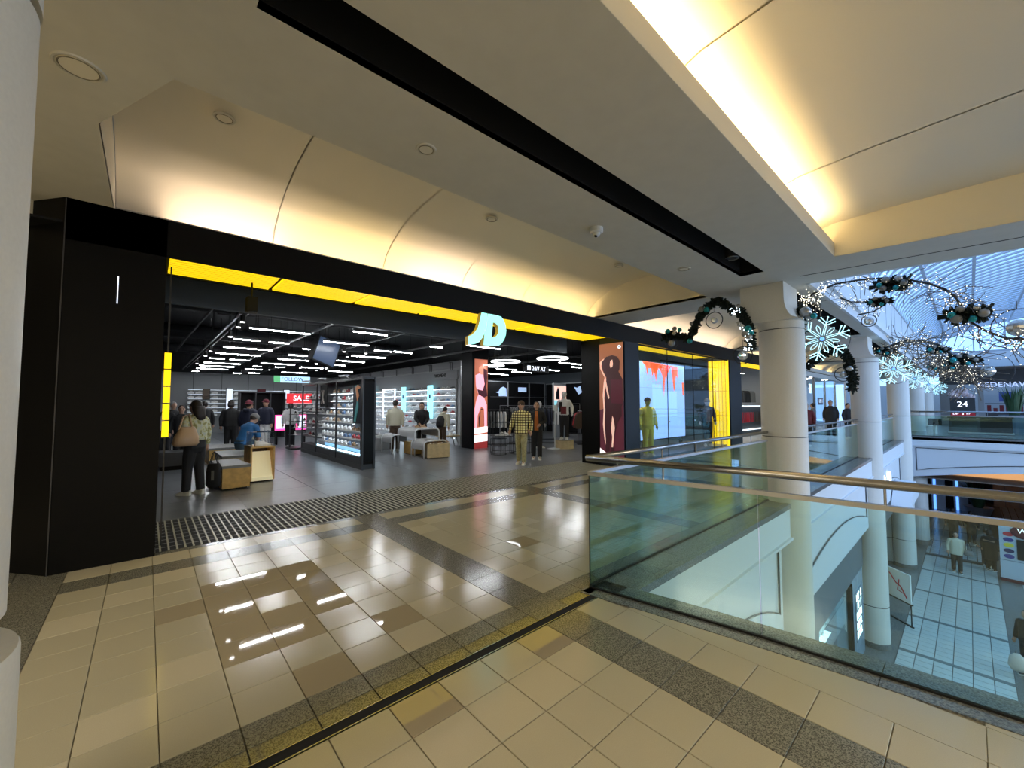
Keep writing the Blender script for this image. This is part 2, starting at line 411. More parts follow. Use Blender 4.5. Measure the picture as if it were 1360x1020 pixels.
# ------------------------------------------------------------------ store floor
sf = struct('floor_store', B().box(0, 46, 5.875, 28, -.5, -.006), 'shop_joint')
for i in range(14):
    for j in range(17):
        x0 = .0+i*1.2; y0 = 7.39+j*1.21
        if x0 < 16 and y0 < 27.9: slabpiece('stone_tile', x0, min(x0+1.2, 16.0), y0, min(y0+1.21, 28), 'shop_tile', sf)
# ------------------------------------------------------------------ ceiling of the concourse
Z = 3.6; TH = .05
cb = B()
def P_(pts): cb.prism(pts, Z, Z+TH)
def R_(x0, x1, y0, y1): P_([(x0, y0), (x1, y0), (x1, y1), (x0, y1)])
CX = [(-.32, 7.82), (8.9, 16.2), (17.4, 24.6), (25.8, 33.2), (34.4, 46)]
SL = [(.35, 6.92), (8.75, 15.35), (17.2, 24.0), (26, 32.6)]
R_(-9, -.32, 3.2, 5.8); P_([(-.32, 3.2), (.06, 3.2), (-.32, 4.08)])
for a, b_ in zip(CX[:-1], CX[1:]): R_(a[1], b_[0], 3.2, 5.9)
R_(-9, 46, 2.33, 3.2)
px_ = -9
for a, b_ in SL: R_(px_, a, 2.0, 2.33); px_ = b_
R_(px_, 46, 2.0, 2.33)
R_(-9, 8.15, 1.15, 2.0); R_(8.15, 46, 1.75, 2.0)
R_(-9, -3.2, -8, 1.15)
P_([(6.93, 1.15), (7.42, -3.8), (8.6, -3.8), (8.15, 1.15)])
P_([(-3.2, -8), (9.1, -8), (8.6, -3.8), (-3.2, -3.8)])
R_(-9, -.66, 5.8, 8)
ceil = struct('ceiling', cb, 'plaster')
# groove line parallel to the slab edge and corner joint near the left column
B().prism([(7.58, 1.7), (7.595, 1.7), (8.1, -4), (8.085, -4)], Z-.004, Z+.001).build('joint_line', 'slot_black', ceil)
B().prism([(-.72, 2.45), (-.71, 2.45), (-.30, 1.1), (-.31, 1.1)], Z-.002, Z+.001).build('joint_line', 'column_paint', ceil)
# slots
for a, b_ in SL:
    s = B(); s.box(a-.02, b_+.02, 1.98, 2.0, Z+.001, 4.3).box(a-.02, b_+.02, 2.33, 2.35, Z+.001, 4.3).box(a-.02, a, 2.0, 2.33, Z+.001, 4.3).box(b_, b_+.02, 2.0, 2.33, Z+.001, 4.3).box(a-.02, b_+.02, 1.98, 2.35, 4.3, 4.32)
    s.build('lighting_slot', 'slot_black', ceil)
# coffers over the shopfronts: lip, trough, curved vault panels, end walls
PROF = [(6.06, 3.44), (6.05, 3.7), (5.93, 3.88), (5.72, 4.03), (5.4, 4.17), (5.0, 4.26), (4.5, 4.3), (4.0, 4.29), (3.5, 4.22), (3.17, 4.1), (3.15, 3.62)]
def loft_profile(prof, x0, x1, th=.02):
    m = B(); n = len(prof)
    m.add([(x0, y, z) for y, z in prof]+[(x1, y, z) for y, z in prof], [(i, i+n, i+n+1, i+1) for i in range(n-1)])
    m.add([(x0, y, z+th) for y, z in prof]+[(x1, y, z+th) for y, z in prof], [(i, i+1, i+n+1, i+n) for i in range(n-1)])
    return m
for ci, (a, b_) in enumerate(CX):
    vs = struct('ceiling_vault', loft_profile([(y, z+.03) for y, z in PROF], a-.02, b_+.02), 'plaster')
    jo = [a]+[1.17, 2.69, 4.17, 5.67] if ci == 0 else [a]
    x = jo[-1]+1.5
    while x < b_-.4: jo.append(x); x += 1.5
    jo.append(b_)
    for p, q in zip(jo[:-1], jo[1:]):
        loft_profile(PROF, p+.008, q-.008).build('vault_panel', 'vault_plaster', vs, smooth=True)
    poly = [(y, z+.02) for y, z in PROF if z > 3.6]+[(3.15, 3.6), (6.06, 3.6)]
    for xx in (a-.02, b_): B().prism_x([(6.06, 3.606)]+[(y, z+.02) for y, z in PROF if z > 3.65]+[(3.205, 3.606)], xx, xx+.02).build('end_wall', 'vault_plaster', vs)
# right-hand coffer
PR = [(1.42, 3.68), (1.41, 3.9), (1.34, 4.0), (1.15, 4.06), (.6, 4.1), (-.4, 4.13), (-1.4, 4.13), (-2.6, 4.08), (-3.5, 3.95), (-3.8, 3.62)]
vr = struct('ceiling_vault', loft_profile([(y, z+.03) for y, z in PR], -3.2, 7.5), 'plaster')
js = [-3.2, -2.0, .4, 2.8, 5.2, 7.5]
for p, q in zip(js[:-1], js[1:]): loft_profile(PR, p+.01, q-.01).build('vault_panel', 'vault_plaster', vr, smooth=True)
B().box(-3.2, 6.97, 1.149, 1.19, Z+.004, 3.79).build('cove_lip', 'vault_plaster', vr)
B().box(-3.2, 7.0, 1.19, 1.44, 3.64, 3.66).build('cove_trough', 'vault_plaster', vr)
B().prism([(6.93, 1.42), (6.90, 1.42), (7.42, -3.82), (7.45, -3.82)][::-1], Z+.004, 4.2).build('end_wall', 'vault_plaster', vr)
B().box(-3.22, -3.2, -3.8, 1.44, Z, 4.2).build('end_wall', 'vault_plaster', vr)
# atrium edge: cornice, clerestory
cor = B().box(8.15, 46, 1.70, 1.75, Z, 3.78).box(8.15, 46, 1.62, 1.74, 3.78, 3.95)
cor.prism([(8.15, 1.75), (8.2, 1.75), (8.6, -3.8), (9.1, -8), (9.05, -8), (8.55, -3.8)][::-1], Z, 3.95)
struct('trim_2', cor, 'bulkhead_white')
cl = struct('wall_clerestory', B().box(8.15, 48, 1.95, 2.0, 3.95, 5.6).prism([(8.15, 2.0), (8.19, 2.0), (9.1, -8), (9.1, -13), (9.05, -13), (9.05, -8)][::-1], 3.95, 8.4), 'bulkhead_white')
for i in range(14): B().box(9.5+i*2.75, 9.515+i*2.75, 1.945, 1.95, 3.95, 5.6).build('panel_joint', 'charcoal', cl)
struct('wall_far_side', B().box(9, 48, -13.2, -13, 3.9, 5.6).box(9, 48, -13.2, -13, -5.5, -.4), 'bulkhead_white')
# ------------------------------------------------------------------ skylight
YC, AA, BB, ZS = -5.5, 7.5, 2.6, 5.6
def arc(t, da=0, db=0): return (YC+(AA+da)*math.cos(t), ZS+(BB+db)*math.sin(t))
NS = 20
sky = struct('window_skylight', B().box(8.4, 48, 1.93, 2.02, 5.6, 5.68).box(8.4, 48, -13.05, -12.95, 5.6, 5.68), 'satin_steel')
prof = [arc(PI*i/NS, .06, .06) for i in range(NS+1)]
for k in range(10):
    x0 = 8.5+k*3.95; m = B(); n = len(prof)
    m.add([(x0, y, z) for y, z in prof]+[(x0+3.93, y, z) for y, z in prof], [(i, i+1, i+n+1, i+n) for i in range(n-1)])
    m.build('glass_pane', 'sky_glass', sky)
mat('rib_paint', (.42, .47, .55), .5)
rib = B()
pts = [(0, *arc(PI*i/NS)) for i in range(NS+1)]
rib.add([p for q in pts for p in ((-.07, q[1], q[2]), (.07, q[1], q[2]), (.07, q[1], q[2]-.07), (-.07, q[1], q[2]-.07))], [(4*i+a, 4*i+(a+1) % 4, 4*i+4+(a+1) % 4, 4*i+4+a) for i in range(NS) for a in range(4)])
ribm = rib.mesh('arched_rib', 'rib_paint')
for k in range(56): link('arched_rib', ribm, sky, (8.8+k*.70, 0, 0))
for i in (3, 5, 7, 9, 11, 13, 15, 17):
    y, z = arc(PI*i/NS, -.2, -.2); B().box(8.4, 48, y-.05, y+.05, z-.07, z+.07).build('purlin', 'rib_paint', sky)
gw = struct('wall_gable', B().box(48, 48.3, -13, 2.0, 4.1, 5.6).box(48, 48.3, -13, 8, -.5, 0), 'bulkhead_white')
m = B(); m.add([(48.1, *arc(PI*i/NS)) for i in range(NS+1)], [tuple(range(NS+1))]); m.build('gable_glass', 'sky_glass', gw)
for yv in (-11, -9, -7, -5.2, -3.6, -2, -.4): B().box(48, 48.08, yv-.04, yv+.04, 5.6, ZS+BB*math.sqrt(max(0, 1-((yv-YC)/AA)**2))).build('mullion', 'rib_paint', gw)
B().box(47.98, 48.08, -13, 2, 5.58, 5.7).build('mullion', 'rib_paint', gw)
B().tube([(48, *arc(PI*i/NS, -.05, -.05)) for i in range(NS+1)], .08, 6).build('mullion', 'rib_paint', gw)
for (ya, za, yb, zb) in ((.3, 7.0, -2.2, 5.65), (-.2, 7.3, -1.0, 5.65), (-1.6, 7.8, -3.4, 5.65)): B().tube([(48, ya, za), (48, yb, zb)], .035, 5).build('brace', 'charcoal', gw)
# ------------------------------------------------------------------ enclosing walls behind the camera
struct('wall_left', B().box(-9.2, -9, -8, 8, -.5, 5), 'plaster')
struct('wall_back', B().box(-9, 9.1, -8.2, -8, -5.5, 5), 'plaster')
# ------------------------------------------------------------------ storefront portal
wf = struct('wall_storefront', B().prism([(-.65, 5.76), (.112, 5.76), (.112, 6.5), (-.2, 6.5), (-.2, 7.2), (-1.05, 7.2), (-1.05, 6.28)], 0, 3.6), 'black')
B().box(-.65, 26.2, 5.76, 5.775, 3.19, 3.6).build('header', 'black', wf)
B().box(-.65, 46, 5.775, 6.08, 3.38, 3.43).build('cove_shelf', 'plaster', wf)
B().box(-.3, 26.2, 5.755, 5.83, 3.6, 3.612).build('header_edge', 'satin_steel', wf)
B().box(-1.0, 46, 6.08, 6.14, 3.38, 4.4).build('upper_wall', 'plaster', wf)
B().box(-1.0, 46, 7.0, 7.06, 3.30, 4.3).box(-1.0, 46, 5.78, 7.06, 3.352, 3.375).build('soffit_box', 'black_soft', wf)
B().prism([(-1.4, 7.3), (-1.4, 8), (-9, 8), (-9, 7.3)][::-1], 0, 3.6).build('side_wall', 'black', wf)
B().prism([(-1.05, 6.28), (-1.06, 7.3), (-1.5, 7.3), (-1.5, 6.5)][::1], 0, 3.6).build('pier', 'black', wf)
B().box(-.648, -.640, 5.753, 5.76, 0, 3.6).build('panel_joint', 'charcoal', wf)
mat('lit_slot', (.8, .85, 1), .4, emit=1.2)
B().box(-.262, -.254, 5.75, 5.762, 2.62, 2.9).build('lit_slot', 'lit_slot', wf)
for (a, b_) in ((8.92, 9.66), (15.72, 16.9), (24.9, 26.2)):
    m = 'navy_wall' if a < 20 else 'black_soft'
    B().box(a, b_, 5.776, 6.48, 0, 3.35).build('pier', m, wf)
    B().box(a+.04, b_-.04, 5.752, 5.76, .02, 3.17).build('pier_facing', m, wf)
B().box(8.92, 9.66, 6.48, 7.1, 0, 3.35).build('pier', 'black', wf)
# lit soffits: frame plus yellow diffuser with ribs
def soffit(name, x0, x1, label):
    t = thing(name, label, 'light panel', ((x0+x1)/2, 6.12, 3.32), group='yellow lit panels overhead')
    hx = (x1-x0)/2
    B().box(-hx+.028, hx-.028, -.3, .88, .0, .03).build('diffuser', 'yellow_light', t)
    for i in range(12): B().box(-hx+.028, hx-.028, -.28+i*.097, -.262+i*.097, -.003, .001).build('rib', 'yellow_groove_shade', t)
ords = ['first', 'second', 'third', 'fourth', 'fifth', 'sixth', 'seventh']
xs = [.125, 1.34, 2.59, 3.83, 5.08, 6.33, 7.58, 8.9]
for i in range(7): soffit('soffit_light', xs[i], xs[i+1], ords[i]+' yellow ribbed light panel from the left above the store entrance')
xs = [9.68, 11.2, 12.7, 14.2, 15.7]
for i in range(4): soffit('soffit_light', xs[i], xs[i+1], ords[i]+' yellow light panel from the left above the display window')
xs = [16.95, 19.6, 22.2, 24.85]
for i in range(3): soffit('soffit_light', xs[i], xs[i+1], ords[i]+' yellow light panel above the second entrance beyond the window')
# yellow fluted return walls
def fluted(x, side, label):
    t = thing('fluted_light_wall', label, 'light wall', (x, 6.13, 0))
    for zi, (z0, z1) in enumerate(((.02, 1.15), (1.17, 2.05), (2.07, 3.17))):
        for i in range(6):
            m = B(); y0 = -.35+i*.118
            n = 6; m.add([(-side*(.012+.03*math.sin(PI*a/n)), y0+.098*a/n, z) for z in (z0, z1) for a in range(n+1)], [(a, a+1, a+n+2, a+n+1) for a in range(n)])
            m.build('flute', 'yellow_light', t, smooth=True)
    B().box(-.008*side-.004, -.008*side+.004, -.36, .36, 0, 3.18).build('backing', 'yellow_groove_shade', t)  # darker glow stands in for shade between the flutes
fluted(15.70, 1, 'tall yellow fluted light wall at the right end of the display window')
t = thing('lit_strip', 'thin yellow lit strip of stacked panels at the left edge of the entrance', 'light', (.165, 6.1, 0))
for i in range(5): B().box(-.03, .03, -.02, .02, 1.22+i*.195, 1.40+i*.195).build('panel', 'yellow_light', t)
B().box(-.008, .008, .02, .03, 0, 3.19).build('post', 'dark_metal', t)
# ------------------------------------------------------------------ store shell
struct('ceiling_store', B().box(-.1, 46, 6.14, 28, 4.2, 4.3), 'ceiling_black')
struct('wall_store_left', B().box(-.1, 0, 6.6, 28, 0, 4.2), 'charcoal')
wb = struct('wall_store_back', B().box(0, 25, 27.5, 27.7, 0, 3.25), 'shop_wall')
B().box(0, 25, 27.5, 27.7, 3.25, 4.2).build('upper_band', 'ceiling_black', wb)
for i in range(11): B().box(1.8+i*1.25, 1.82+i*1.25, 27.48, 27.5, 2.0, 3.25).build('panel_joint', 'charcoal', wb)
wr = struct('wall_store_partition', B().box(8.9, 9.15, 12.9, 27.5, 0, 3.25), 'shop_wall_light')
B().box(8.86, 9.2, 12.85, 27.5, 2.98, 3.25).build('top_band', 'shop_wall', wr)
for i in range(9):
    hk = B(); yq = 13.4+i*1.55
    hk.tube([(8.85, yq, 2.92), (8.85, yq, 3.2), (8.78, yq, 3.2), (8.78, yq+.14, 3.2), (8.85, yq+.14, 3.2), (8.85, yq+.14, 2.92)], .012, 5); hk.build('hook_frame', 'dark_metal', wr)
ww = struct('wall_store_right', B().box(17.5, 17.7, 6.6, 28, 0, 3.3), 'shop_bulkhead')
B().box(17.45, 17.7, 6.6, 28, 3.3, 4.2).build('upper_band', 'ceiling_black', ww)
struct('wall_store_bulkhead', B().box(0, 9.6, 8.2, 8.3, 3.16, 4.2), 'shop_bulkhead')
struct('wall_second_store', B().box(17.7, 26, 12, 12.2, 0, 4.2).box(25.9, 26.1, 6.5, 12, 0, 4.2), 'shop_wall_light')
# ------------------------------------------------------------------ columns
def rev(prof, n=28, m=None, cx=0, cy=0):
    m = m or B(); k = len(prof)
    vs = [(cx+r*math.cos(2*PI*j/n), cy+r*math.sin(2*PI*j/n), z) for r, z in prof for j in range(n)]
    fs = [(i*n+j, i*n+(j+1) % n, (i+1)*n+(j+1) % n, (i+1)*n+j) for i in range(k-1) for j in range(n)]
    fs += [tuple(range(n-1, -1, -1)), tuple(range((k-1)*n, k*n))]
    return m.add(vs, fs)
def column(x, y, R, zb, label, cap=True, base=.86, near=False):
    t = thing('column', label, 'column', (x, y, zb if zb > -1 else 0))
    o = -(zb if zb > -1 else 0)
    if near:
        rev([(R+.035, 0), (R+.035, .80), (R+.03, .81)], 48).build('base_drum', 'column_paint', t, smooth='auto')
        rev([(R-.06, .80), (R-.06, .90)], 48).build('base_joint', 'column_paint', t, smooth='auto')
        rev([(R-.05, .88), (R, .92), (R, 2.93)], 48).build('shaft', 'column_paint', t, smooth='auto')
        rev([(R-.035, 2.93), (R-.035, 2.965)], 48).build('neck_joint', 'charcoal', t)
        rev([(R+.005, 2.965), (R+.005, 3.6)], 48).build('capital_drum', 'column_paint', t, smooth='auto')
        return t
    rev([(R, 1.06), (R, 2.83)], 36).build('shaft', 'column_paint', t, smooth='auto')
    rev([(R-.012, 1.045), (R-.012, 1.06)], 36).build('lower_joint', 'charcoal', t)
    rev([(R, zb), (R, 1.045)], 36).build('lower_shaft', 'column_paint', t, smooth='auto')
    rev([(R-.012, 2.83), (R-.012, 2.845)], 36).build('neck_joint', 'charcoal', t)
    rev([(R, 2.845), (R, 2.98)], 36).build('neck', 'column_paint', t, smooth='auto')
    # block capital: square above, its flanks curving in to the round neck
    m = B(); N = 8; k_ = R/.33; lv = []
    for i in range(N+1):
        u = i/N; c = 1-math.sqrt(max(0, 1-(1-u)**2))      # concave flare, flat at the neck
        lv.append((-.375*k_+.03*c, .42*k_-.07*c, -.15*k_-.19*k_*c, .50*k_-.15*k_*c, 2.97+.36*u))
    lv.append((-.375*k_, .42*k_, -.15*k_, .50*k_, 3.6))
    vs = []; fs = []
    for xa, xb, ya, yb, z in lv: vs += [(xa, ya, z), (xb, ya, z), (xb, yb, z), (xa, yb, z)]
    for i in range(len(lv)-1):
        for j in range(4): fs.append((4*i+j, 4*i+(j+1) % 4, 4*i+4+(j+1) % 4, 4*i+4+j))
    fs += [(3, 2, 1, 0), tuple(range(len(vs)-4, len(vs)))]
    m.add(vs, fs).build('capital', 'column_paint', t)
    if zb < -5:
        rev([(R+.02, zb), (R+.02, zb+.16)], 36).build('plinth', 'granite_dark', t); rev([(R+.006, -4.32), (R+.006, -4.30)], 36).build('lower_joint', 'charcoal', t)
    return t
column(-.645, 2.1, .325, 0, 'wide pale round column at the left edge of the view, nearest of all columns', near=True)
column(8.05, 2.1, .33, -2.3, 'pale round column with block capital in the middle, standing at the glass rail')
column(16.3, 2.1, .35, -5.5, 'second pale round column along the balcony edge, behind the large snowflake')
column(25.0, 2.1, .37, -5.5, 'third pale round column along the balcony, beside the footbridge')
column(33.6, 2.1, .40, 0, 'fourth column along the balcony, behind the footbridge rail')
column(42., 2.1, .43, 0, 'farthest pale column on the balcony edge')
# ------------------------------------------------------------------ glass railings
def railing(label, pts, z_hand=1.12, z_cap=1.0, gap=.5, panes=None, cat='railing', ext0=0, ext1=0, rh=.024):
    """pts: polyline of the glass; each span one pane"""
    c0 = Vector((pts[0][0], pts[0][1], 0)); t = thing('glass_railing', label, cat, c0)
    P = [Vector((p[0], p[1], 0))-c0 for p in pts]
    for a, b in zip(P[:-1], P[1:]):
        d = (b-a).normalized(); n = Vector((-d.y, d.x, 0))*.006; a2 = a+d*.004; b2 = b-d*.004
        g = B().prism([(a2-n)[:2], (b2-n)[:2], (b2+n)[:2], (a2+n)[:2]], .012, .985); g.build('glass_pane', 'rail_glass', t)
        n = n*3.6
        B().prism([(a-n)[:2], (b-n)[:2], (b+n)[:2], (a+n)[:2]], z_cap-.03, z_cap).build('cap_rail', 'satin_steel', t)
        n = n*.55
        B().prism([(a-n)[:2], (b-n)[:2], (b+n)[:2], (a+n)[:2]], .0, .016).build('base_channel', 'slot_black', t)
        L = (b-a).length; k = max(1, round(L/1.05))
        for i in range(k):
            q = a+(b-a)*((i+.5)/k); B().tube([(q.x, q.y, z_cap), (q.x, q.y, z_hand)], .007, 6).build('rail_post', 'steel', t)
    d0 = (P[0]-P[1]).normalized()*ext0; d1 = (P[-1]-P[-2]).normalized()*ext1
    B().tube([(p.x, p.y, z_hand) for p in [P[0]+d0]+P[1:-1]+[P[-1]+d1]], rh, 12).build('handrail', 'steel', t, smooth=True)
    return t
near = [(XG(y), y) for y in (2.26, 1.0, -.3, -1.6, -2.9, -4.2)]
railing('near glass railing with steel handrail curving along the balcony edge toward the viewer', near, ext0=.02, rh=.027)
railing('glass railing running from the near corner back to the middle column', [(2.96, 2.275), (4.68, 2.275), (6.30, 2.275), (7.72, 2.275)], ext0=.03, ext1=.1)
railing('glass railing between the middle column and the second column', [(8.40, 2.275), (10.3, 2.275), (12.2, 2.275), (14.1, 2.275), (15.95, 2.275)], ext0=.05, ext1=.05)
railing('short glass railing between the second and third columns', [(16.68, 2.275), (18.7, 2.275), (20.7, 2.275), (22.7, 2.275), (24.6, 2.275)])
railing('glass railing between the third column and the footbridge', [(25.4, 2.275), (27.0, 2.275), (28.6, 2.275)])
railing('glass railing across the white footbridge', [(28.85, 2.2-i*2.2) for i in range(8)], z_hand=1.2, z_cap=1.02, rh=.04)
B().tube([(2.945, 2.268, .0), (2.945, 2.268, .985)], .006, 6).build('trim_3', 'slot_black')['kind'] = 'structure'
# ------------------------------------------------------------------ atrium bulkheads below the balcony
def bulkhead(name, x0, x1):
    w_ = struct(name, B().box(x0, x1, 2.12, 2.2, -2.02, -.52), 'bulkhead_white')
    B().box(x0, x1, 1.97, 2.028, -.52, -.07).build('fascia_band', 'bulkhead_white', w_)
    B().prism_x([(2.12, -.72), (2.12, -.52), (1.93, -.52), (1.93, -.56), (1.98, -.58), (2.02, -.66), (2.09, -.70)], x0, x1).build('moulding', 'bulkhead_white', w_)
    B().prism_x([(2.03, -.07), (2.03, .002), (1.95, .002), (1.95, -.07)], x0, x1).build('edge_stone', 'granite_dark', w_)
    # raised frame with an arched lower rail leaves a recessed panel
    a, b = x0+.18, x1-.18; L = b-a; n = 14
    pts = [(a+L*i/n, -1.72+.45*(1-(2*i/n-1)**2)) for i in range(n+1)]
    B().prism_y([(a-.1, -2.02)]+[(b+.1, -2.02)]+[(b+.1, -.74)]+[(b, -.74)]+pts[::-1]+[(a, -.74), (a-.1, -.74)], 2.085, 2.12).build('arched_frame', 'bulkhead_white', w_)
    g = B().tube([(x, 2.10, z+.012) for x, z in pts], .012, 5).tube([(a, 2.10, -.75), (a, 2.10, -1.72)], .012, 5).tube([(b, 2.10, -.75), (b, 2.10, -1.72)], .012, 5)
    g.build('panel_edge', 'charcoal', w_)
    return w_
bulkhead('wall_balcony', 3.2, 7.72); bulkhead('wall_balcony.001', 8.38, 15.95); bulkhead('wall_balcony.002', 16.65, 24.63); bulkhead('wall_balcony.003', 25.37, 28.75)
# near-side fascia below the curved kerb
nf = B()
for y0, y1 in zip(ys[:16], ys[1:17]): nf.prism([(XG(y0)+.14, y0), (XG(y1)+.14, y1), (XG(y1)+.19, y1), (XG(y0)+.19, y0)], -2.0, -.5)
struct('wall_balcony_near', nf, 'bulkhead_white')
struct('wall_lower_near', B().box(2.6, 2.7, -8, 2.4, -5.5, -.5), 'bulkhead_white')
# ring emblem light and bulkhead oval lamps
mat('oval_lamp', (1, 1, 1), .4, emit=2, ecol=(.85, .92, 1))
for x, lab in ((19.2, 'small oval wall light on the white bulkhead below the balcony, nearer one'), (20.6, 'small oval wall light on the white bulkhead below the balcony, farther one')):
    t = thing('wall_light', lab, 'wall light', (x, 2.085, -1.15)); B().sph((0, -.03, 0), (.14, .05, .26), 12, 8).build('lens', 'oval_lamp', t, smooth=True); rev([(.16, 0), (.16, .02)], 16).build('backplate', 'steel', t, rot=(PI/2, 0, 0))
# arched canopy over the lower entrance (rounded hoods)
hood = thing('arched_hood', 'white curved hood projecting from the bulkhead beside the footbridge', 'hood', (22.2, 2.05, -1.9))
B().prism_y([(-1.6+3.2*i/12, -.25+.75*math.sin(PI*i/12)) for i in range(13)], -.55, .0).build('hood_shell', 'bulkhead_white', hood)
# ------------------------------------------------------------------ footbridge and far plaza
br = struct('wall_footbridge', B().box(28.7, 28.78, -13, 2.0, -.32, -.08), 'bulkhead_white')
def barch(y): return -2.05+.78*(1-((y+5.5)/7.5)**2)
n = 24; yy_ = [2.0-15*i/n for i in range(n+1)]
B().prism_x([(2.0, -.3)]+[(y, barch(y)) for y in yy_]+[(-13, -.3)], 28.78, 28.9).build('arched_face', 'bulkhead_white', br)
B().prism_x([(2.0, -.5), (-13, -.5), (-13, -.3), (2, -.3)], 28.66, 28.78).build('moulding', 'bulkhead_white', br)
B().tube([(28.76, 1.85, -.6)]+[(28.76, y if i else 1.85, barch(y)+.34) for i, y in enumerate(yy_)]+[(28.76, -12.9, -.6), (28.76, 1.85, -.6)], .018, 5).build('panel_edge', 'charcoal', br)
m = B()
for i in range(n): m.add([(28.8, yy_[i], barch(yy_[i])), (28.8, yy_[i+1], barch(yy_[i+1])), (36, yy_[i+1], barch(yy_[i+1])), (36, yy_[i], barch(yy_[i]))], [(0, 1, 2, 3)])
m.build('arched_underside', 'bulkhead_white', br)
B().box(28.66, 28.9, -13, 2.05, -.08, 0.0).build('edge_stone', 'granite_dark', br)
struct('floor_plaza', B().box(28.7, 48, -13, 2.03, -.2, -.0), 'granite_dark')
# plaza shops behind (flat fronts with goods)
pf = struct('wall_plaza_shops', B().box(46.2, 46.4, -13, 1.5, 3.05, 4.1), 'charcoal')
mat('brown_soffit', (.16, .12, .09), .7)
B().box(43, 46.4, -13, 2, 4.05, 4.12).build('soffit', 'brown_soffit', pf)
B().box(46.2, 46.4, .55, 1.5, 0, 3.05).build('pier', 'shop_wall', pf); B().box(46.2, 46.4, -.75, -.45, 0, 3.05).build('pier', 'shop_wall', pf)
B().box(50, 50.2, -13, 8, 0, 3.2).build('back_wall', 'shop_wall_light', pf)
sg = thing('shop_sign', 'large pale block lettering on the shopfront beyond the footbridge', 'sign', atx(1329, 511, 46.1))
text('lettering', 'GEDENAV', .5, .06, 'sign_blue', sg, (0, 0, 0), RM, sx=1.0)
rr = random.Random(3)
mat('dark_red_goods', (.16, .01, .015), .7); mat('pale_goods', (.6, .55, .5), .7); mat('goods_blue', (.05, .09, .35), .6)
sh = thing('shelf_unit', 'long shelf of red and pale goods in the shop beyond the footbridge', 'shelf', (47.2, -3.4, 0))
B().box(-.2, .2, -2.6, 2.6, 0, .9).build('counter', 'charcoal', sh)
B().box(-.1, .1, -2.6, 2.6, 1.6, 1.63).build('shelf_board', 'charcoal', sh)
for i in range(17):
    B().box(-.16, .0, -2.5+i*.3, -2.3+i*.3, .9, 1.2+rr.random()*.45).build('garment', 'dark_red_goods' if i > 7 else 'pale_goods', sh)
for i, (y, c) in enumerate(((1.6, 'goods_blue'), (.6, 'pale_goods'), (-.3, 'red'), (-1.4, 'pale_goods'))):
    B().box(-.12, -.08, y-.3, y+.3, 1.75, 2.45).build('picture_panel', c, sh)
sg = thing('poster_stand', 'dark poster stand reading 24 with a red lower band beyond the footbridge', 'sign', (44.5, .32, 0))
B().box(-.05, .05, -.62, .62, .3, 2.0).build('board', 'charcoal', sg); B().box(-.06, -.05, -.6, .6, .7, 1.0).build('red_band', 'red', sg)
text('numerals', '24', .55, .01, 'letter_white', sg, (-.07, 0, 1.55), RM); B().box(-.2, .2, -.62, .62, 0, .3).build('foot', 'charcoal', sg)
marks('small_lettering', 'letter_white', sg, (-.065, 0, .85), 1.0, .16, 1, 9, '-X')
ar = thing('flower_display', 'pink and white flower display above the dark 24 poster stand', 'flowers', (44.5, .35, 2.0))
mf = B()
for i in range(40): mf.sph((rr.uniform(-.2, .2), rr.uniform(-.6, .6), rr.uniform(.05, .55)), rr.uniform(.08, .16), 6, 4)
mat('petals', (.75, .6, .62), .8); mf.build('petals', 'petals', ar)
def planter(x, y, z, R, H, lh, label, kind=0):
    t = thing('potted_plant', label, 'plant', (x, y, z))
    rev([(R*.6, 0), (R, H), (R*.92, H), (R*.9, H-.05)], 20).build('pot', 'satin_steel' if kind else 'navy_pot', t)
    m = B()
    for i in range(70):
        a = rr.uniform(0, 2*PI); l = lh*rr.uniform(.6, 1.1); sp = rr.uniform(.15, .6)*l*(1.2 if kind else .55); w_ = .04
        ca, sa = math.cos(a), math.sin(a)
        p0 = Vector((ca*R*.3, sa*R*.3, H-.05)); p1 = p0+Vector((ca*sp*.5, sa*sp*.5, l*.7)); p2 = p0+Vector((ca*sp, sa*sp, l)); s_ = Vector((-sa, ca, 0))*w_
        m.add([p0-s_, p0+s_, p1-s_, p1+s_, p2], [(0, 1, 3, 2), (2, 3, 4)])
    m.build('leaves', 'leaf', t, kind='stuff'); return t
mat('leaf', (.03, .075, .028), .6); mat('navy_pot', (.10, .17, .24), .5)
planter(33.5, -1.55, 0, .55, 1.0, 1.5, 'tall spiky green plant in a blue-grey tapered pot on the far plaza')
planter(33.0, -2.75, 0, .45, .8, .9, 'low dark leafy plant at the right of the spiky plant on the far plaza', 1)
for (x, y, sx, sy, hz, m_, lab) in ((32, .35, .5, 3.0, .95, 'shop_wall', 'grey low kiosk counter on the plaza behind the bridge rail'), ):
    pass
k = thing('kiosk_counter', 'long dark kiosk counter with glass cases behind the footbridge rail', 'counter', (32.2, -.35, 0))
B().box(-.3, .3, -1.05, -.0, .12, .85).build('dark_body', 'black_soft', k); B().box(-.3, .3, .0, 1.1, .12, .82).build('display_body', 'charcoal', k)
B().box(-.34, .34, -1.1, 1.15, .05, .12).build('plinth', 'satin_steel', k); B().box(-.34, .34, -1.1, 1.15, .85, .93).build('worktop', 'black_soft', k)
B().box(-.31, -.3, .1, 1.0, .15, .75).build('front_glass', 'acrylic', k)
k = thing('side_table', 'small dark table with a white foot behind the footbridge rail', 'table', (31.5, 1.25, 0))
B().box(-.25, .25, -.25, .25, .45, .8).build('body', 'black_soft', k); B().cyl(0, 0, 0, .45, .08, 10).build('foot', 'bulkhead_white', k)
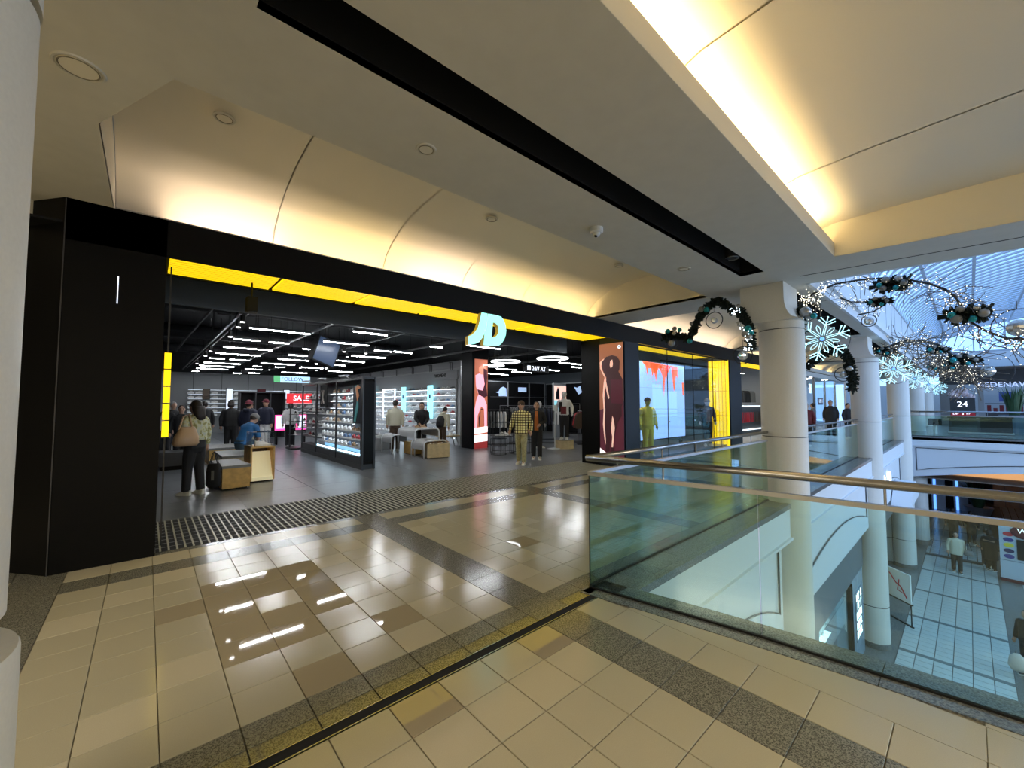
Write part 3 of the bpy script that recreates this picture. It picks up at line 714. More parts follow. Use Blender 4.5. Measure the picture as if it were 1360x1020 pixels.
# ------------------------------------------------------------------ lower level
FZ = -5.5
fl = struct('floor_lower', B().box(2.6, 60, -13.2, 12, FZ-.2, FZ-.006), 'charcoal')
mat('lower_tile', (.50, .55, .55), .16, noise=.06, nscale=3); mat('lower_band', (.15, .18, .19), .2)
lt = []
for bay in range(-2, 4):
    xb_ = 16.62+2.86*bay
    for i in range(9):
        for j in range(6): lt.append((xb_+i*.3, xb_+i*.3+.3, 1.62-.36*(j+1), 1.62-.36*j))
lt = [q for q in lt if 14 < q[0] < 27.5]; lt.sort(key=lambda q: q[0])
for q in lt[:298]: slabpiece('floor_tile', q[0]+.006, q[1]-.006, q[2]+.006, q[3]-.006, 'lower_tile', fl, z=FZ)
rest = B()
for q in lt[298:]: rest.box(q[0]+.008, q[1]-.008, q[2]+.008, q[3]-.008, FZ-.006, FZ)
rest.build('floor_tile_field', 'lower_tile', fl, kind='stuff')
grid_mat('lower_far', (.48, .52, .52), (.45, .5, .5), (.08, .10, .11), .36, .3, .016, .18)
far = B()
for bay in range(-5, 11):
    x0 = 16.62+2.86*bay; x1 = x0+2.7
    if bay < -2 or bay > 3: far.box(x0, x1, -.54, 1.62, FZ-.006, FZ)
    far.box(x0, x1, -4.2, -1.15, FZ-.006, FZ).box(x0, x1, -8.2, -4.8, FZ-.006, FZ).box(x0, x1, -12, -8.8, FZ-.006, FZ)
far.build('floor_tile_field', 'lower_far', fl)
bd = B()
bd.box(3, 45, -1.14, -.545, FZ-.006, FZ).box(3, 45, 1.63, 12, FZ-.006, FZ)
bd.build('granite_field', 'granite_dark', fl)
for bay in range(-2, 10):
    x0 = 16.62+2.86*bay-.155
    for j in range(3): slabpiece('granite_strip', x0, x0+.15, -.54+j*.72, -.54+(j+1)*.72, 'lower_band', fl, z=FZ)
# lower shopfronts under the balcony

mat('charcoal_blue', (.10, .13, .16), .4); mat('marble_blue', (.24, .33, .42), .25, noise=.15, nscale=3)
ls = struct('wall_lower_shop', B().box(3, 15.9, 2.25, 2.35, -3.15, -1.98), 'charcoal_blue')
B().box(3, 60, 2.2, 12, -1.98, -1.9).build('lower_ceiling', 'plaster', ls)
B().box(3, 60, 8.5, 8.7, FZ, -1.98).build('back_wall', 'shop_wall_light', ls)
B().box(14.1, 15.7, 2.25, 2.6, FZ, -3.15).build('stone_pier', 'marble_blue', ls)
B().box(3, 10.6, 2.25, 2.5, FZ, -3.15).build('stone_pier', 'charcoal_blue', ls)
for x in (13.75, 13.95): B().box(x, x+.08, 2.22, 2.3, FZ, -3.15).build('frame_post', 'black_soft', ls)
B().box(10.7, 13.75, 2.27, 2.29, FZ+.05, -3.15).build('glass_pane', 'shop_glass', ls)
mat('lower_goods', (.5, .52, .5), .5)
for zi in range(6):
    sh = thing('display_shelf', ['lowest', 'second', 'third', 'fourth', 'fifth', 'topmost'][zi]+' glass display shelf of small wares in the lower shop window', 'shelf', (12.3, 2.9, FZ+.35+zi*.34))
    B().box(-1.5, 1.4, -.25, .25, 0, .02).build('board', 'glow_strip' if zi in (2, 4) else 'lower_goods', sh)
    g = B()
    for q in range(26): x = rr.uniform(-1.4, 1.3); g.cbox(x, rr.uniform(-.15, .15), .08, rr.uniform(.05, .1), .08, rr.uniform(.08, .15))
    g.build('wares', 'lower_goods', sh, kind='stuff')
sg = thing('lit_sign', 'narrow lit white sign lettered on the blue stone pier of the lower shop', 'sign', (14.9, 2.23, -4.2))

mat('letter_lit', (1, 1, 1), .4, emit=2, ecol=(.85, .95, 1))
marks('lettering', 'letter_lit', sg, (0, -.0, 0), .75, 1.25, 5, 5)
B().box(-.4, .4, 0, .02, -.65, .65).build('backplate', 'marble_blue', sg)
# second lower shop past the column
B().box(16.8, 18.2, 2.4, 2.5, FZ, -2.0).build('white_panel', 'bulkhead_white', ls); B().box(18.2, 18.5, 2.3, 2.5, FZ, -2).build('gold_jamb', 'wood', ls)
B().box(16.7, 24.6, 2.35, 2.5, -3.1, -1.98).build('fascia', 'charcoal_blue', ls); B().box(19.5, 24.3, 2.42, 2.44, FZ, -3.1).build('glass_pane', 'shop_glass', ls)
sg = thing('blade_sign', 'small yellow lit blade sign over the lower walkway', 'sign', (17.3, 2.15, -2.75))
mat('yellow_sign', (1, .8, .1), .4, emit=2.5, ecol=(1, .85, .25)); B().cbox(0, 0, 0, .5, .06, .4).build('panel', 'black_soft', sg); marks('lettering', 'yellow_sign', sg, (0, -.031, 0), .4, .26, 2, 3); B().tube([(0, 0, .2), (0, 0, .76)], .015, 5).build('hanger', 'black_soft', sg)
bs = thing('poster_easel', 'white poster board with red line drawing on a low stand beside the lower column', 'sign', (18.6, 1.75, FZ), rz=-.75)

mat('screen_paper', (.75, .78, .78), .5)
B().box(-.02, .02, -.42, .42, .72, 1.62).build('board', 'screen_paper', bs); B().box(-.025, .03, -.45, .45, .68, .72).build('ledge', 'dark_metal', bs)
B().tube([(-.03, .3, 1.45), (-.03, .05, 1.2), (-.03, -.1, 1.15), (-.03, -.3, .85)], .018, 5).tube([(-.03, -.05, 1.35), (-.03, .02, 1.0), (-.03, -.25, .95)], .014, 5).build('drawing', 'red', bs)
for y in (-.4, .4): B().tube([(0, y, 0), (0, y, .7)], .018, 6).build('leg', 'dark_metal', bs)
B().box(-.03, .03, -.45, .45, 0, .03).build('foot_frame', 'dark_metal', bs)
# kiosk at the right edge of the lower level
kp = atz(1330, 770, FZ)
kk = thing('ticket_kiosk', 'white freestanding kiosk with maroon badge, coloured round buttons and a dark screen', 'kiosk', (kp.x, kp.y, FZ), rz=-.12)
mat('kiosk_white', (.55, .62, .72), .4); mat('maroon', (.10, .008, .03), .4); mat('dark_screen', (.01, .012, .015), .2)
B().box(-.0, .5, -1.5, 0, .12, 2.15).build('body', 'kiosk_white', kk); B().box(-.02, .52, -1.52, .02, 0, .12).build('plinth', 'maroon', kk)
B().box(-.012, .0, -1.5, 0, .83, .84).build('seam', 'charcoal', kk)
B().box(-.03, .0, -1.3, -.45, .93, 1.72).build('screen', 'dark_screen', kk)
m = B(); m.prism_x([(-.72+.42*math.cos(2*PI*i/24), 2.02+.26*math.sin(2*PI*i/24)) for i in range(24)], -.04, -.0); m.build('badge', 'maroon', kk)
text('lettering', 'WO', .26, .008, 'letter_white', kk, (-.05, -.72, 2.06), RM); marks('small_lettering', 'letter_white', kk, (-.031, -.85, 1.3), .42, .08, 1, 6, '-X')
mat('btn_red', (.7, .06, .08), .4); mat('btn_blue', (.04, .05, .28), .4); mat('btn_yellow', (.85, .7, .08), .4); mat('btn_navy', (.02, .03, .12), .4)
for i, c in enumerate(('btn_red', 'btn_blue', 'btn_yellow', 'btn_navy', 'btn_blue')):
    m = B(); m.prism_x([(-.24+.14*math.cos(2*PI*j/20), 1.88-i*.22+.085*math.sin(2*PI*j/20)) for j in range(20)], -.014, -.0); m.build('round_button', c, kk)
# deep lower level behind the bridge
dl = struct('wall_lower_far', B().box(50, 50.2, -13, 12, FZ, -1.9), 'brown_soffit')
B().box(29, 50, -13, 2.4, -2.1+.0, -2.05).build('lower_ceiling', 'brown_soffit', dl)
mat('timber_wall', (.42, .24, .12), .5, noise=.3, nscale=2)
B().box(44, 44.2, -6.5, -.9, FZ, -3.2).build('timber_front', 'timber_wall', dl)
for i in range(9): B().box(43.98, 44, -6.4+i*.62, -6.38+i*.62, FZ, -3.2).build('board_joint', 'brown_soffit', dl)
mat('blue_light', (.1, .3, .9), .4, emit=1.4, ecol=(.12, .35, 1)); mat('orange_glow', (1, .5, .2), .4, emit=2.5, ecol=(1, .5, .2))
for i, p in enumerate((atz(1247, 676, FZ), atz(1277, 678, FZ))):
    t = thing('lit_pillar', ['left', 'right'][i]+' blue-white lit pillar of the dark doorway below the footbridge', 'pillar', (p.x, p.y, FZ))
    B().box(-.1, .3, -.32, .32, 0, 3.5).build('shaft', 'kiosk_white', t); B().box(-.12, -.1, .1, .22, 0, 3.5).build('blue_strip', 'blue_light', t)
p = atz(1263, 676, FZ); t = thing('dark_doorway', 'black doorway between the two lit pillars below the footbridge', 'doorway', (p.x+.2, p.y, FZ)); B().box(0, .1, -1.0, 1.0, 0, 3.4).build('panel', 'black', t); B().box(-.1, .1, -1.0, 1.0, 3.4, 3.5).build('lintel', 'charcoal', t)
for i in range(3):
    p = atz(1304+i*26, 660, FZ); t = thing('pendant_lamp', ['left', 'middle', 'right'][i]+' small orange pendant lamp in the lower shop below the footbridge', 'lamp', (42, p.y*42/p.x, -2.6)); B().sph((0, 0, 0), .16, 10, 6).build('shade', 'orange_glow', t); B().tube([(0, 0, .15), (0, 0, .5)], .012, 4).build('cord', 'black', t)
p = atz(1300, 688, FZ); planter(p.x, p.y, FZ, .65, .7, 1.5, 'large dark leafy plant in a round pot on the lower level below the footbridge', 1)
t = thing('round_bench', 'low round pinkish bench ring on the lower level beyond the pot', 'bench', (36, -3.2, FZ)); mat('pink_stone', (.45, .33, .32), .3); rev([(1.5, 0), (1.5, .4), (1.3, .42), (.6, .42)], 32).build('seat_ring', 'pink_stone', t); rev([(.5, .42), (.5, .5)], 16).build('hub', 'granite_dark', t)
t = thing('white_column', 'pale column standing on the lower level beyond the footbridge column', 'column', (29.6, 1.9, FZ)); rev([(.36, 0), (.36, 3.4)], 24).build('shaft', 'column_paint', t); rev([(.4, 0), (.4, .25)], 24).build('plinth', 'granite_dark', t)
# ------------------------------------------------------------------ people
def torso_rings(m, rings, n=14):
    """rings: (x, z, half_width_y, half_depth_x), closed and capped"""
    vs = []
    for (x, z, hy, hx) in rings:
        for j in range(n):
            t = 2*PI*j/n; c, s_ = math.cos(t), math.sin(t)
            vs.append((x+hx*math.copysign(abs(c)**.8, c), hy*math.copysign(abs(s_)**.8, s_), z))
    k = len(rings)
    fs = [(i*n+j, i*n+(j+1) % n, (i+1)*n+(j+1) % n, (i+1)*n+j) for i in range(k-1) for j in range(n)]
    fs += [tuple(range(n-1, -1, -1)), tuple(range((k-1)*n, k*n))]
    m.add(vs, fs)
SHOE_PROF = None
def shoe_mesh(name, upper, sole, L=.27):
    """a trainer lying along +X: flat sole, toe box, collar and tongue"""
    m = B(); w_ = .047
    out = [(-.48, .6), (-.5, 0), (-.46, -.6), (-.3, -.85), (-.05, -.7), (.15, -.9), (.36, -.9), (.47, -.5), (.5, 0), (.47, .55), (.36, .95), (.15, .95), (-.05, .8), (-.3, .85)]
    P = [(x*L, y*w_) for x, y in out]; n = len(P)
    m.m = 1; m.prism(P, 0, .026)
    m.m = 0
    H_ = [.075, .08, .075, .085, .082, .06, .042, .034, .033, .034, .042, .06, .082, .085]
    vs = [(x*.97, y*.95, .026) for x, y in P]+[(x*.94+(0 if x > -.1 else .004), y*.72, h) for (x, y), h in zip(P, H_)]
    fs = [(i, (i+1) % n, (i+1) % n+n, i+n) for i in range(n)]; m.add(vs, fs+[tuple(range(n, 2*n))])
    m.prism_y([(.02*L, .055), (.10*L, .06), (-.02*L, .115), (-.08*L, .105)], -.018, .018)
    m.m = 1; m.prism_y([(-.46*L, .04), (-.40*L, .04), (-.40*L, .09), (-.47*L, .095)], -.015, .015)
    return m.mesh(name, [upper, sole])
PEOPLE = {}
def person(label, loc, H, face, top, bottom, shoes='sneaker_white', hair='hair', hairstyle='short', skin='skin', lean=0, stride=.0, sit=False,
           armL=None, armR=None, vox=.024, headturn=0, group=None, cap=None, long=.50, wide=1.0, skirt=False, name='person', cat='person', facefeat=True, hood=None, inner=None, sleeve=True, armsmat=None):
    t = thing(name, label, cat, loc, face, group)
    h = H; hz = .52*h if not sit else .25*h
    Rm = Matrix.Translation((0, 0, hz)) @ Matrix.Rotation(lean, 4, 'Y') @ Matrix.Translation((0, 0, -.52*h))
    def S_(p): return Vector(p)*h
    aL = armL or ((-.01, .145, .655), (.03, .15, .515)); aR = armR or ((-.01, -.145, .655), (.03, -.15, .515))
    aL = [S_(p) for p in aL]; aR = [S_(p) for p in aR]
    legs = []
    for sgn, st in ((1, stride), (-1, -stride)):
        if sit: hp = Vector((0, .05*sgn*h, hz)); kn = Vector((.23*h, .07*sgn*h, hz+.015*h)); an = Vector((.22*h, .07*sgn*h, .045*h))
        else:
            hp = Vector((0, .047*sgn*h, .51*h)); an = Vector((st*h, .055*sgn*h, .045*h)); kn = Vector(((st*.5+.012)*h, .052*sgn*h, .28*h))
        legs.append((hp, kn, an))
    b = B(); b.X = Rm
    # head with brow, nose, chin, ears on a neck
    hc = Vector((.012*h, 0, .928*h))
    b.sph(hc, (.058*h, .046*h, .068*h), 18, 12); b.sph(hc+Vector((.012*h, 0, -.03*h)), (.042*h, .036*h, .042*h), 14, 9)
    b.tube([hc+Vector((.052*h, 0, .01*h)), hc+Vector((.069*h, 0, -.012*h))], [.006*h, .011*h], 6)
    for s_ in (1, -1): b.sph(hc+Vector((-.002*h, .047*s_*h, -.005*h)), (.010*h, .007*h, .017*h), 8, 6)
    b.tube([(0, 0, .80*h), (.004*h, 0, .88*h)], [.036*h, .031*h], 10)
    torso_rings(b, [(0, .50*h, .085*h*wide, .06*h*wide), (0, .56*h, .078*h*wide, .056*h*wide), (0, .64*h, .076*h*wide, .055*h*wide), (0, .73*h, .092*h*wide, .062*h*wide), (0, .79*h, .096*h, .055*h), (0, .825*h, .05*h, .038*h)])
    for s_, a in ((1, aL), (-1, aR)):
        b.tube([(0, .088*s_*h, .795*h), a[0], a[1]], [.033*h, .026*h, .018*h], 8)
    b.X = Matrix.Identity(4)
    for hp, kn, an in legs:
        b.tube([hp, kn, an], [.05*h, .035*h, .022*h], 9); b.tube([an, an+Vector((.06*h, 0, -.025*h))], [.02*h, .016*h], 8)
    o = b.build('body', skin, t, smooth=True); rm = o.modifiers.new('remesh', 'REMESH'); rm.mode = 'VOXEL'; rm.voxel_size = min(vox, .02) if facefeat else vox; rm.use_smooth_shade = True
    # hands: palm, four unequal fingers, thumb
    for s_, a in ((1, aL), (-1, aR)):
        hb = B(); hb.X = Rm
        d = (a[1]-a[0]).normalized(); side = Vector((0, 1, 0)); side = (side-d*side.dot(d)).normalized(); f = d.cross(side).normalized()
        w0 = a[1]; pc = w0+d*.045*h
        hb.tube([w0, w0+d*.02*h, pc, pc+d*.01*h], [(.015*h, .012*h), (.022*h, .012*h), (.024*h, .012*h), (.02*h, .01*h)], 8)
        for q, (off, ln) in enumerate(((-.016, .034), (-.0055, .042), (.005, .045), (.0155, .040))):
            r0 = pc+f*off*h*(1 if s_ > 0 else 1); p1 = r0+d*ln*.55*h; p2 = p1+(d*.7-side*s_*.55)*ln*.45*h
            hb.tube([r0-d*.005*h, p1, p2], [.0055*h, .005*h, .004*h], 5)
        th = w0+d*.018*h+f*.018*h; hb.tube([th, th+(d*.5+f*.7)*.025*h, th+(d*.9+f*.3)*.045*h], [.007*h, .006*h, .0045*h], 5)
        hb.build('hand', skin, t, smooth=True)
    if facefeat:
        e = B(); e.X = Rm
        for s_ in (1, -1): e.sph(hc+Vector((.054*h, .019*s_*h, .004*h)), (.004*h, .009*h, .0045*h), 6, 5); e.tube([hc+Vector((.056*h, .010*s_*h, .018*h)), hc+Vector((.05*h, .030*s_*h, .017*h))], .0028*h, 4)
        e.build('eyes', 'hair', t)
        e = B(); e.X = Rm; e.tube([hc+Vector((.0535*h, -.014*h, -.035*h)), hc+Vector((.0565*h, 0, -.034*h)), hc+Vector((.0535*h, .014*h, -.035*h))], .0035*h, 5); e.build('mouth', 'lips', t)
    # top
    if top:
        m = B(); m.X = Rm; z0 = long*h
        R0 = [(0, z0, .098*h*wide, .072*h*wide), (0, z0+.03*h, .1*h*wide, .074*h*wide), (0, .60*h, .094*h*wide, .07*h*wide), (0, .68*h, .098*h*wide, .072*h*wide), (0, .75*h, .108*h, .074*h), (0, .80*h, .108*h, .062*h), (0, .825*h, .07*h, .05*h), (0, .848*h, .042*h, .042*h)]
        torso_rings(m, [r for r in R0 if r[1] >= z0-.001])
        for s_, a in ((1, aL), (-1, aR)):
            end = a[1] if sleeve else a[0]+(a[1]-a[0])*.05
            m.tube([(0, .08*s_*h, .80*h), (0, .105*s_*h, .785*h), a[0], end], [.042*h, .043*h, .037*h, .027*h] if sleeve else [.042*h, .044*h, .037*h, .036*h], 10)
        if hood:
            m.tube([(-.05*h, -.05*h, .83*h), (-.075*h, 0, .825*h), (-.05*h, .05*h, .83*h)], .03*h, 8)
        o = m.build('jacket', top, t, smooth=True); r_ = o.modifiers.new('remesh', 'REMESH'); r_.mode = 'VOXEL'; r_.voxel_size = vox*.8; r_.use_smooth_shade = True
    if inner:
        m = B(); m.X = Rm; m.add([(.075*h, -.035*h, .50*h), (.075*h, .035*h, .50*h), (.0785*h, .035*h, .66*h), (.0785*h, -.035*h, .66*h), (.083*h, -.03*h, .74*h), (.083*h, .03*h, .74*h), (.05*h, 0.022*h, .835*h), (.05*h, -.022*h, .835*h)], [(0, 1, 2, 3), (3, 2, 5, 4), (4, 5, 6, 7)])
        o = m.build('shirt_front', inner, t); sd = o.modifiers.new('solid', 'SOLIDIFY'); sd.thickness = .012
    # trousers
    m = B()
    torso_rings(m, [(0, hz-.07*h, .075*h*wide, .06*h), (0, hz-.02*h, .092*h*wide, .07*h*wide), (0, hz+.06*h, .084*h*wide, .064*h*wide)])
    for hp, kn, an in legs:
        m.tube([hp, hp*.5+kn*.5, kn, kn*.5+an*.5, an], [.06*h, .056*h, .046*h, .043*h, .04*h], 10)
    if skirt: torso_rings(m, [(0, .2*h, .14*h, .12*h), (0, .4*h, .12*h, .1*h), (0, .55*h, .085*h, .065*h)])
    o = m.build('trousers', bottom, t, smooth=True); r_ = o.modifiers.new('remesh', 'REMESH'); r_.mode = 'VOXEL'; r_.voxel_size = vox*.8; r_.use_smooth_shade = True
    key = ('shoe', shoes)
    if key not in CACHE: CACHE[key] = shoe_mesh('shoe', shoes, 'sole_white')
    for (hp, kn, an), s_ in zip(legs, (1, -1)):
        link('shoe', CACHE[key], t, (an.x+.03*h, an.y, 0), (0, 0, .12*s_)).scale = (h/1.68,)*3
    # hair and headwear
    if hair:
        m = B(); m.X = Rm; c = hc+Vector((-.012*h, 0, .012*h))
        m.sph(c, (.058*h, .051*h, .066*h), 14, 9)
        if hairstyle == 'long':
            torso_rings(m, [(-.06*h, .785*h, .018*h, .010*h), (-.066*h, .80*h, .040*h, .024*h), (-.05*h, .84*h, .056*h, .034*h), (-.035*h, .90*h, .062*h, .044*h), (-.02*h, .94*h, .058*h, .05*h)])
        if hairstyle == 'mid': torso_rings(m, [(-.02*h, .86*h, .045*h, .035*h), (-.02*h, .90*h, .053*h, .045*h), (-.015*h, .94*h, .053*h, .05*h)])
        m.build('hair', hair, t, smooth=True)
    if cap:
        m = B(); m.X = Rm; c = hc+Vector((-.006*h, 0, .022*h))
        kind, cm = cap
        m.sph(c, (.066*h, .056*h, .054*h if kind == 'cap' else .064*h), 16, 8)
        if kind == 'cap': m.add([c+Vector((.045*h, -.04*h, .0)), c+Vector((.105*h, -.026*h, -.008*h)), c+Vector((.112*h, 0, -.006*h)), c+Vector((.105*h, .026*h, -.008*h)), c+Vector((.045*h, .04*h, 0)), c+Vector((.045*h, 0, .012*h))], [(0, 1, 2, 5), (5, 2, 3, 4), (0, 5, 4, 3, 2, 1)])
        else: m.tube([c+Vector((.064*h*math.cos(a), .056*h*math.sin(a), -.012*h)) for a in [2*PI*i/16 for i in range(16)]], .012*h, 6, closed=True)
        m.build('cap' if kind == 'cap' else 'beanie', cm, t, smooth=True)
    return t
mat('lips', (.35, .12, .10), .5); mat('sneaker_white', (.72, .70, .62), .5); mat('sole_white', (.78, .78, .75), .5); mat('shoe_black', (.02, .02, .022), .5)
mat('trouser_black', (.014, .014, .017), .8); mat('coat_black', (.010, .010, .012), .75); mat('navy_cloth', (.012, .016, .04), .7); mat('beige_cloth', (.50, .47, .36), .8)
mat('cream_cloth', (.55, .53, .42), .8); mat('white_cloth', (.78, .78, .80), .8); mat('blue_cloth', (.02, .13, .33), .7); mat('grey_cloth', (.18, .18, .18), .8); mat('denim', (.05, .09, .13), .8)
mat('maroon_knit', (.13, .015, .03), .8); mat('brown_cloth', (.08, .05, .035), .8); mat('khaki', (.36, .34, .20), .8, noise=.25, nscale=30); mat('orange_cloth', (.42, .12, .02), .7)
mat('tan_leather', (.50, .33, .20), .45); mat('dark_red_cloth', (.16, .02, .03), .7); mat('yellow_cloth', (.80, .70, .06), .8); mat('stripe_cloth', (.22, .23, .24), .8)
mat('mannequin_white', (.62, .62, .64), .35); mat('yellow_skin', (.6, .6, .12), .5); mat('skin_dark', (.22, .11, .07), .55)
def print_mat(name, c1, c2, c3, scale):
    m, nt, b = nodes(name); tc = nt.nodes.new('ShaderNodeTexCoord'); v = nt.nodes.new('ShaderNodeTexNoise'); v.inputs['Scale'].default_value = scale; v.inputs['Detail'].default_value = 3
    r = nt.nodes.new('ShaderNodeValToRGB'); e = r.color_ramp.elements; e[0].position = .40; e[0].color = (*c1, 1); e[1].position = .5; e[1].color = (*c2, 1); q = e.new(.60); q.color = (*c3, 1)
    nt.links.new(tc.outputs['Object'], v.inputs['Vector']); nt.links.new(v.outputs['Fac'], r.inputs['Fac']); nt.links.new(r.outputs['Color'], b.inputs['Base Color']); b.inputs['Roughness'].default_value = .8; MATS[name] = m
print_mat('print_jacket', (.30, .29, .12), (.62, .62, .38), (.50, .54, .50), 22)
def plaid(name):
    m, nt, b = nodes(name); tc = nt.nodes.new('ShaderNodeTexCoord'); outs = []
    for ax in ('Y', 'Z'):
        w_ = nt.nodes.new('ShaderNodeTexWave'); w_.bands_direction = ax; w_.inputs['Scale'].default_value = 4.6; w_.inputs['Distortion'].default_value = .3
        r = nt.nodes.new('ShaderNodeValToRGB'); r.color_ramp.elements[0].position = .28; r.color_ramp.elements[1].position = .36; r.color_ramp.elements[0].color = (.16, .13, .10, 1); r.color_ramp.elements[1].color = (.95, .92, .66, 1)
        nt.links.new(tc.outputs['Object'], w_.inputs['Vector']); nt.links.new(w_.outputs['Fac'], r.inputs['Fac']); outs.append(r)
    mx = nt.nodes.new('ShaderNodeMix'); mx.data_type = 'RGBA'; mx.blend_type = 'MULTIPLY'; mx.inputs[0].default_value = 1
    nt.links.new(outs[0].outputs[0], mx.inputs[6]); nt.links.new(outs[1].outputs[0], mx.inputs[7]); nt.links.new(mx.outputs[2], b.inputs['Base Color']); b.inputs['Roughness'].default_value = .8; MATS[name] = m
plaid('plaid')
TOCAM = lambda x, y: math.atan2(-y, -x)
AW = math.radians(75)   # facing into the store
# foreground woman and her bags
wx, wy = .66, 9.15
person('woman seen from behind in yellow and white print jacket and black trousers inside entrance', (wx, wy, 0), 1.66, math.radians(128), 'print_jacket', 'trouser_black', hairstyle='long', vox=.016, wide=1.12, stride=.03, long=.575,
       armR=((-.01, -.135, .66), (.01, -.15, .52)), armL=((-.03, .15, .67), (.05, .135, .58)))
bg = thing('tote_bag', 'large tan shoulder bag hanging at the side of the woman in print jacket', 'bag', (wx-.15, wy-.31, .95), rz=math.radians(20)); bg.scale = (.8, .8, .85)
m = B(); torso_rings(m, [(0, -.08, .09, .19), (0, -.03, .13, .24), (.01, .10, .12, .22), (.03, .26, .06, .15), (.03, .30, .03, .12)]); m.build('bag_body', 'tan_leather', bg, smooth=True)
B().tube([(-.13, 0, .24), (-.02, .08, .50), (.12, .16, .55), (.16, .10, .26)], .018, 6).build('strap', 'tan_leather', bg)
bg = thing('shopping_bag', 'black carrier bag hanging from the right hand of the woman in print jacket', 'bag', (wx+.29, wy+.05, .08), rz=math.radians(-30)); bg.scale = (.72, .72, .92)
m = B(); torso_rings(m, [(0, 0, .07, .12), (0, .06, .10, .17), (0, .3, .1, .17), (0, .45, .06, .14), (0, .47, .05, .13)]); m.build('bag_body', 'coat_black', bg, smooth=True)
for y in (-.03, .03): B().tube([(-.09, y, .46), (-.03, y, .66), (.0, y, .70), (.03, y, .66), (.09, y, .46)], .009, 5).build('handle', 'coat_black', bg)
B().box(-.01, .05, -.105, -.1, .15, .34).build('pale_print', 'grey_cloth', bg)
# others in the store
person('boy in black tracksuit facing the camera, left of the woman in print jacket', (.72, 14.3, 0), 1.56, TOCAM(.72, 14.3), 'coat_black', 'trouser_black', vox=.024, stride=.02)
person('grey-haired person in dark coat at the far left inside the store', (.66, 17.4, 0), 1.66, TOCAM(.6, 17)+.4, 'coat_black', 'trouser_black', hair='hair_grey', vox=.03, facefeat=False)
person('person in dark coat with pale scarf beside the left edge of the entrance', (.42, 15.9, 0), 1.62, TOCAM(.4, 16)-.4, 'coat_black', 'trouser_black', vox=.03, inner='white_cloth', facefeat=False)
person('person in black coat seen from behind between the boy and the maroon beanie', (2.0, 15.6, 0), 1.72, AW, 'coat_black', 'trouser_black', hairstyle='mid', vox=.026, wide=1.15, facefeat=False)
person('shopper in black jacket beyond the woman in print jacket', (1.5, 17.6, 0), 1.68, AW+.3, 'coat_black', 'trouser_black', vox=.03, facefeat=False)
person('person in maroon beanie and navy coat with pale fur collar seen from behind', (2.38, 15.0, 0), 1.70, AW-.5, 'navy_cloth', 'beige_cloth', cap=('beanie', 'maroon_knit'), vox=.024, wide=1.15, hood=1, facefeat=False, long=.54)
person('man in navy quilted jacket and white trousers wearing a black cap', (3.08, 16.2, 0), 1.76, TOCAM(3, 16)-.6, 'navy_cloth', 'white_cloth', cap=('cap', 'maroon_knit'), vox=.024, wide=1.08)
person('person in dark jacket half hidden behind the man with white trousers', (2.78, 17.0, 0), 1.70, TOCAM(3, 16)-.9, 'navy_cloth', 'trouser_black', vox=.03, facefeat=False)
person('man in blue shirt and grey cap sitting on the wooden bench', (1.74, 11.75, .19), 1.72, math.radians(35), 'blue_cloth', 'denim', cap=('cap', 'grey_cloth'), sit=True, lean=.5, vox=.022, armL=((.10, .13, .70), (.20, .07, .60)), armR=((.08, -.13, .68), (.20, -.06, .58)), sleeve=False)
person('person in white patterned shirt seen from behind near the pink-lit display', (3.95, 16.6, 0), 1.66, AW, 'white_cloth', 'trouser_black', vox=.024, facefeat=False, hairstyle='mid', wide=1.1)
person('man in beige jacket and brown trousers seen from behind at the shoe wall', (6.25, 12.9, 0), 1.72, math.radians(60), 'cream_cloth', 'brown_cloth', vox=.022, wide=1.08, facefeat=False)
person('woman in black hooded coat leaning over the white nesting tables', (6.95, 12.35, 0), 1.68, math.radians(-120), 'coat_black', 'trouser_black', lean=.28, vox=.022, hairstyle='mid', armL=((.10, .12, .68), (.20, .06, .60)), armR=((.08, -.12, .68), (.18, -.05, .62)))
person('child in cream coat with black backpack bending at the low table', (7.85, 12.5, 0), 1.52, math.radians(30), 'cream_cloth', 'brown_cloth', lean=.35, vox=.022, hood=1, facefeat=False, armL=((.08, .13, .68), (.18, .12, .58)))
bp = thing('backpack', 'black backpack on the back of the child in cream coat', 'bag', (7.62, 12.28, .78), rz=math.radians(30)); m = B(); torso_rings(m, [(0, 0, .12, .07), (0, .05, .15, .1), (.04, .28, .14, .1), (.08, .38, .08, .06)]); m.build('pack', 'coat_black', bp, smooth=True); B().box(-.12, -.10, -.08, .08, .06, .2).build('pocket', 'trouser_black', bp)
person('woman in grey striped jumper and black leggings walking right of the shoe wall', (9.75, 13.6, 0), 1.64, TOCAM(9.7, 13.6)+.3, 'stripe_cloth', 'trouser_black', vox=.024, stride=.03, hairstyle='mid', facefeat=False)
person('man in plaid shirt, khaki trousers and flat cap walking out of the store', (7.44, 7.95, 0), 1.68, TOCAM(7.44, 7.9)-.25, 'plaid', 'khaki', cap=('cap', 'brown_cloth'), stride=.05, vox=.016, wide=1.06, long=.47, armL=((-.02, .15, .66), (.03, .16, .52)), armR=((-.05, -.16, .66), (-.02, -.19, .53)))
person('woman in black coat over rust orange top walking beside the man in plaid', (8.42, 8.35, 0), 1.66, TOCAM(8.4, 8.35)-.05, 'coat_black', 'trouser_black', stride=.02, vox=.016, hairstyle='mid', inner='orange_cloth', long=.47, armL=((.0, .15, .66), (.09, .07, .60)))
person('shopper in pale top bending over the clothes rack behind the wire tables', (11.2, 14.4, 0), 1.6, math.radians(160), 'white_cloth', 'trouser_black', lean=.5, vox=.028, facefeat=False, hairstyle='mid')
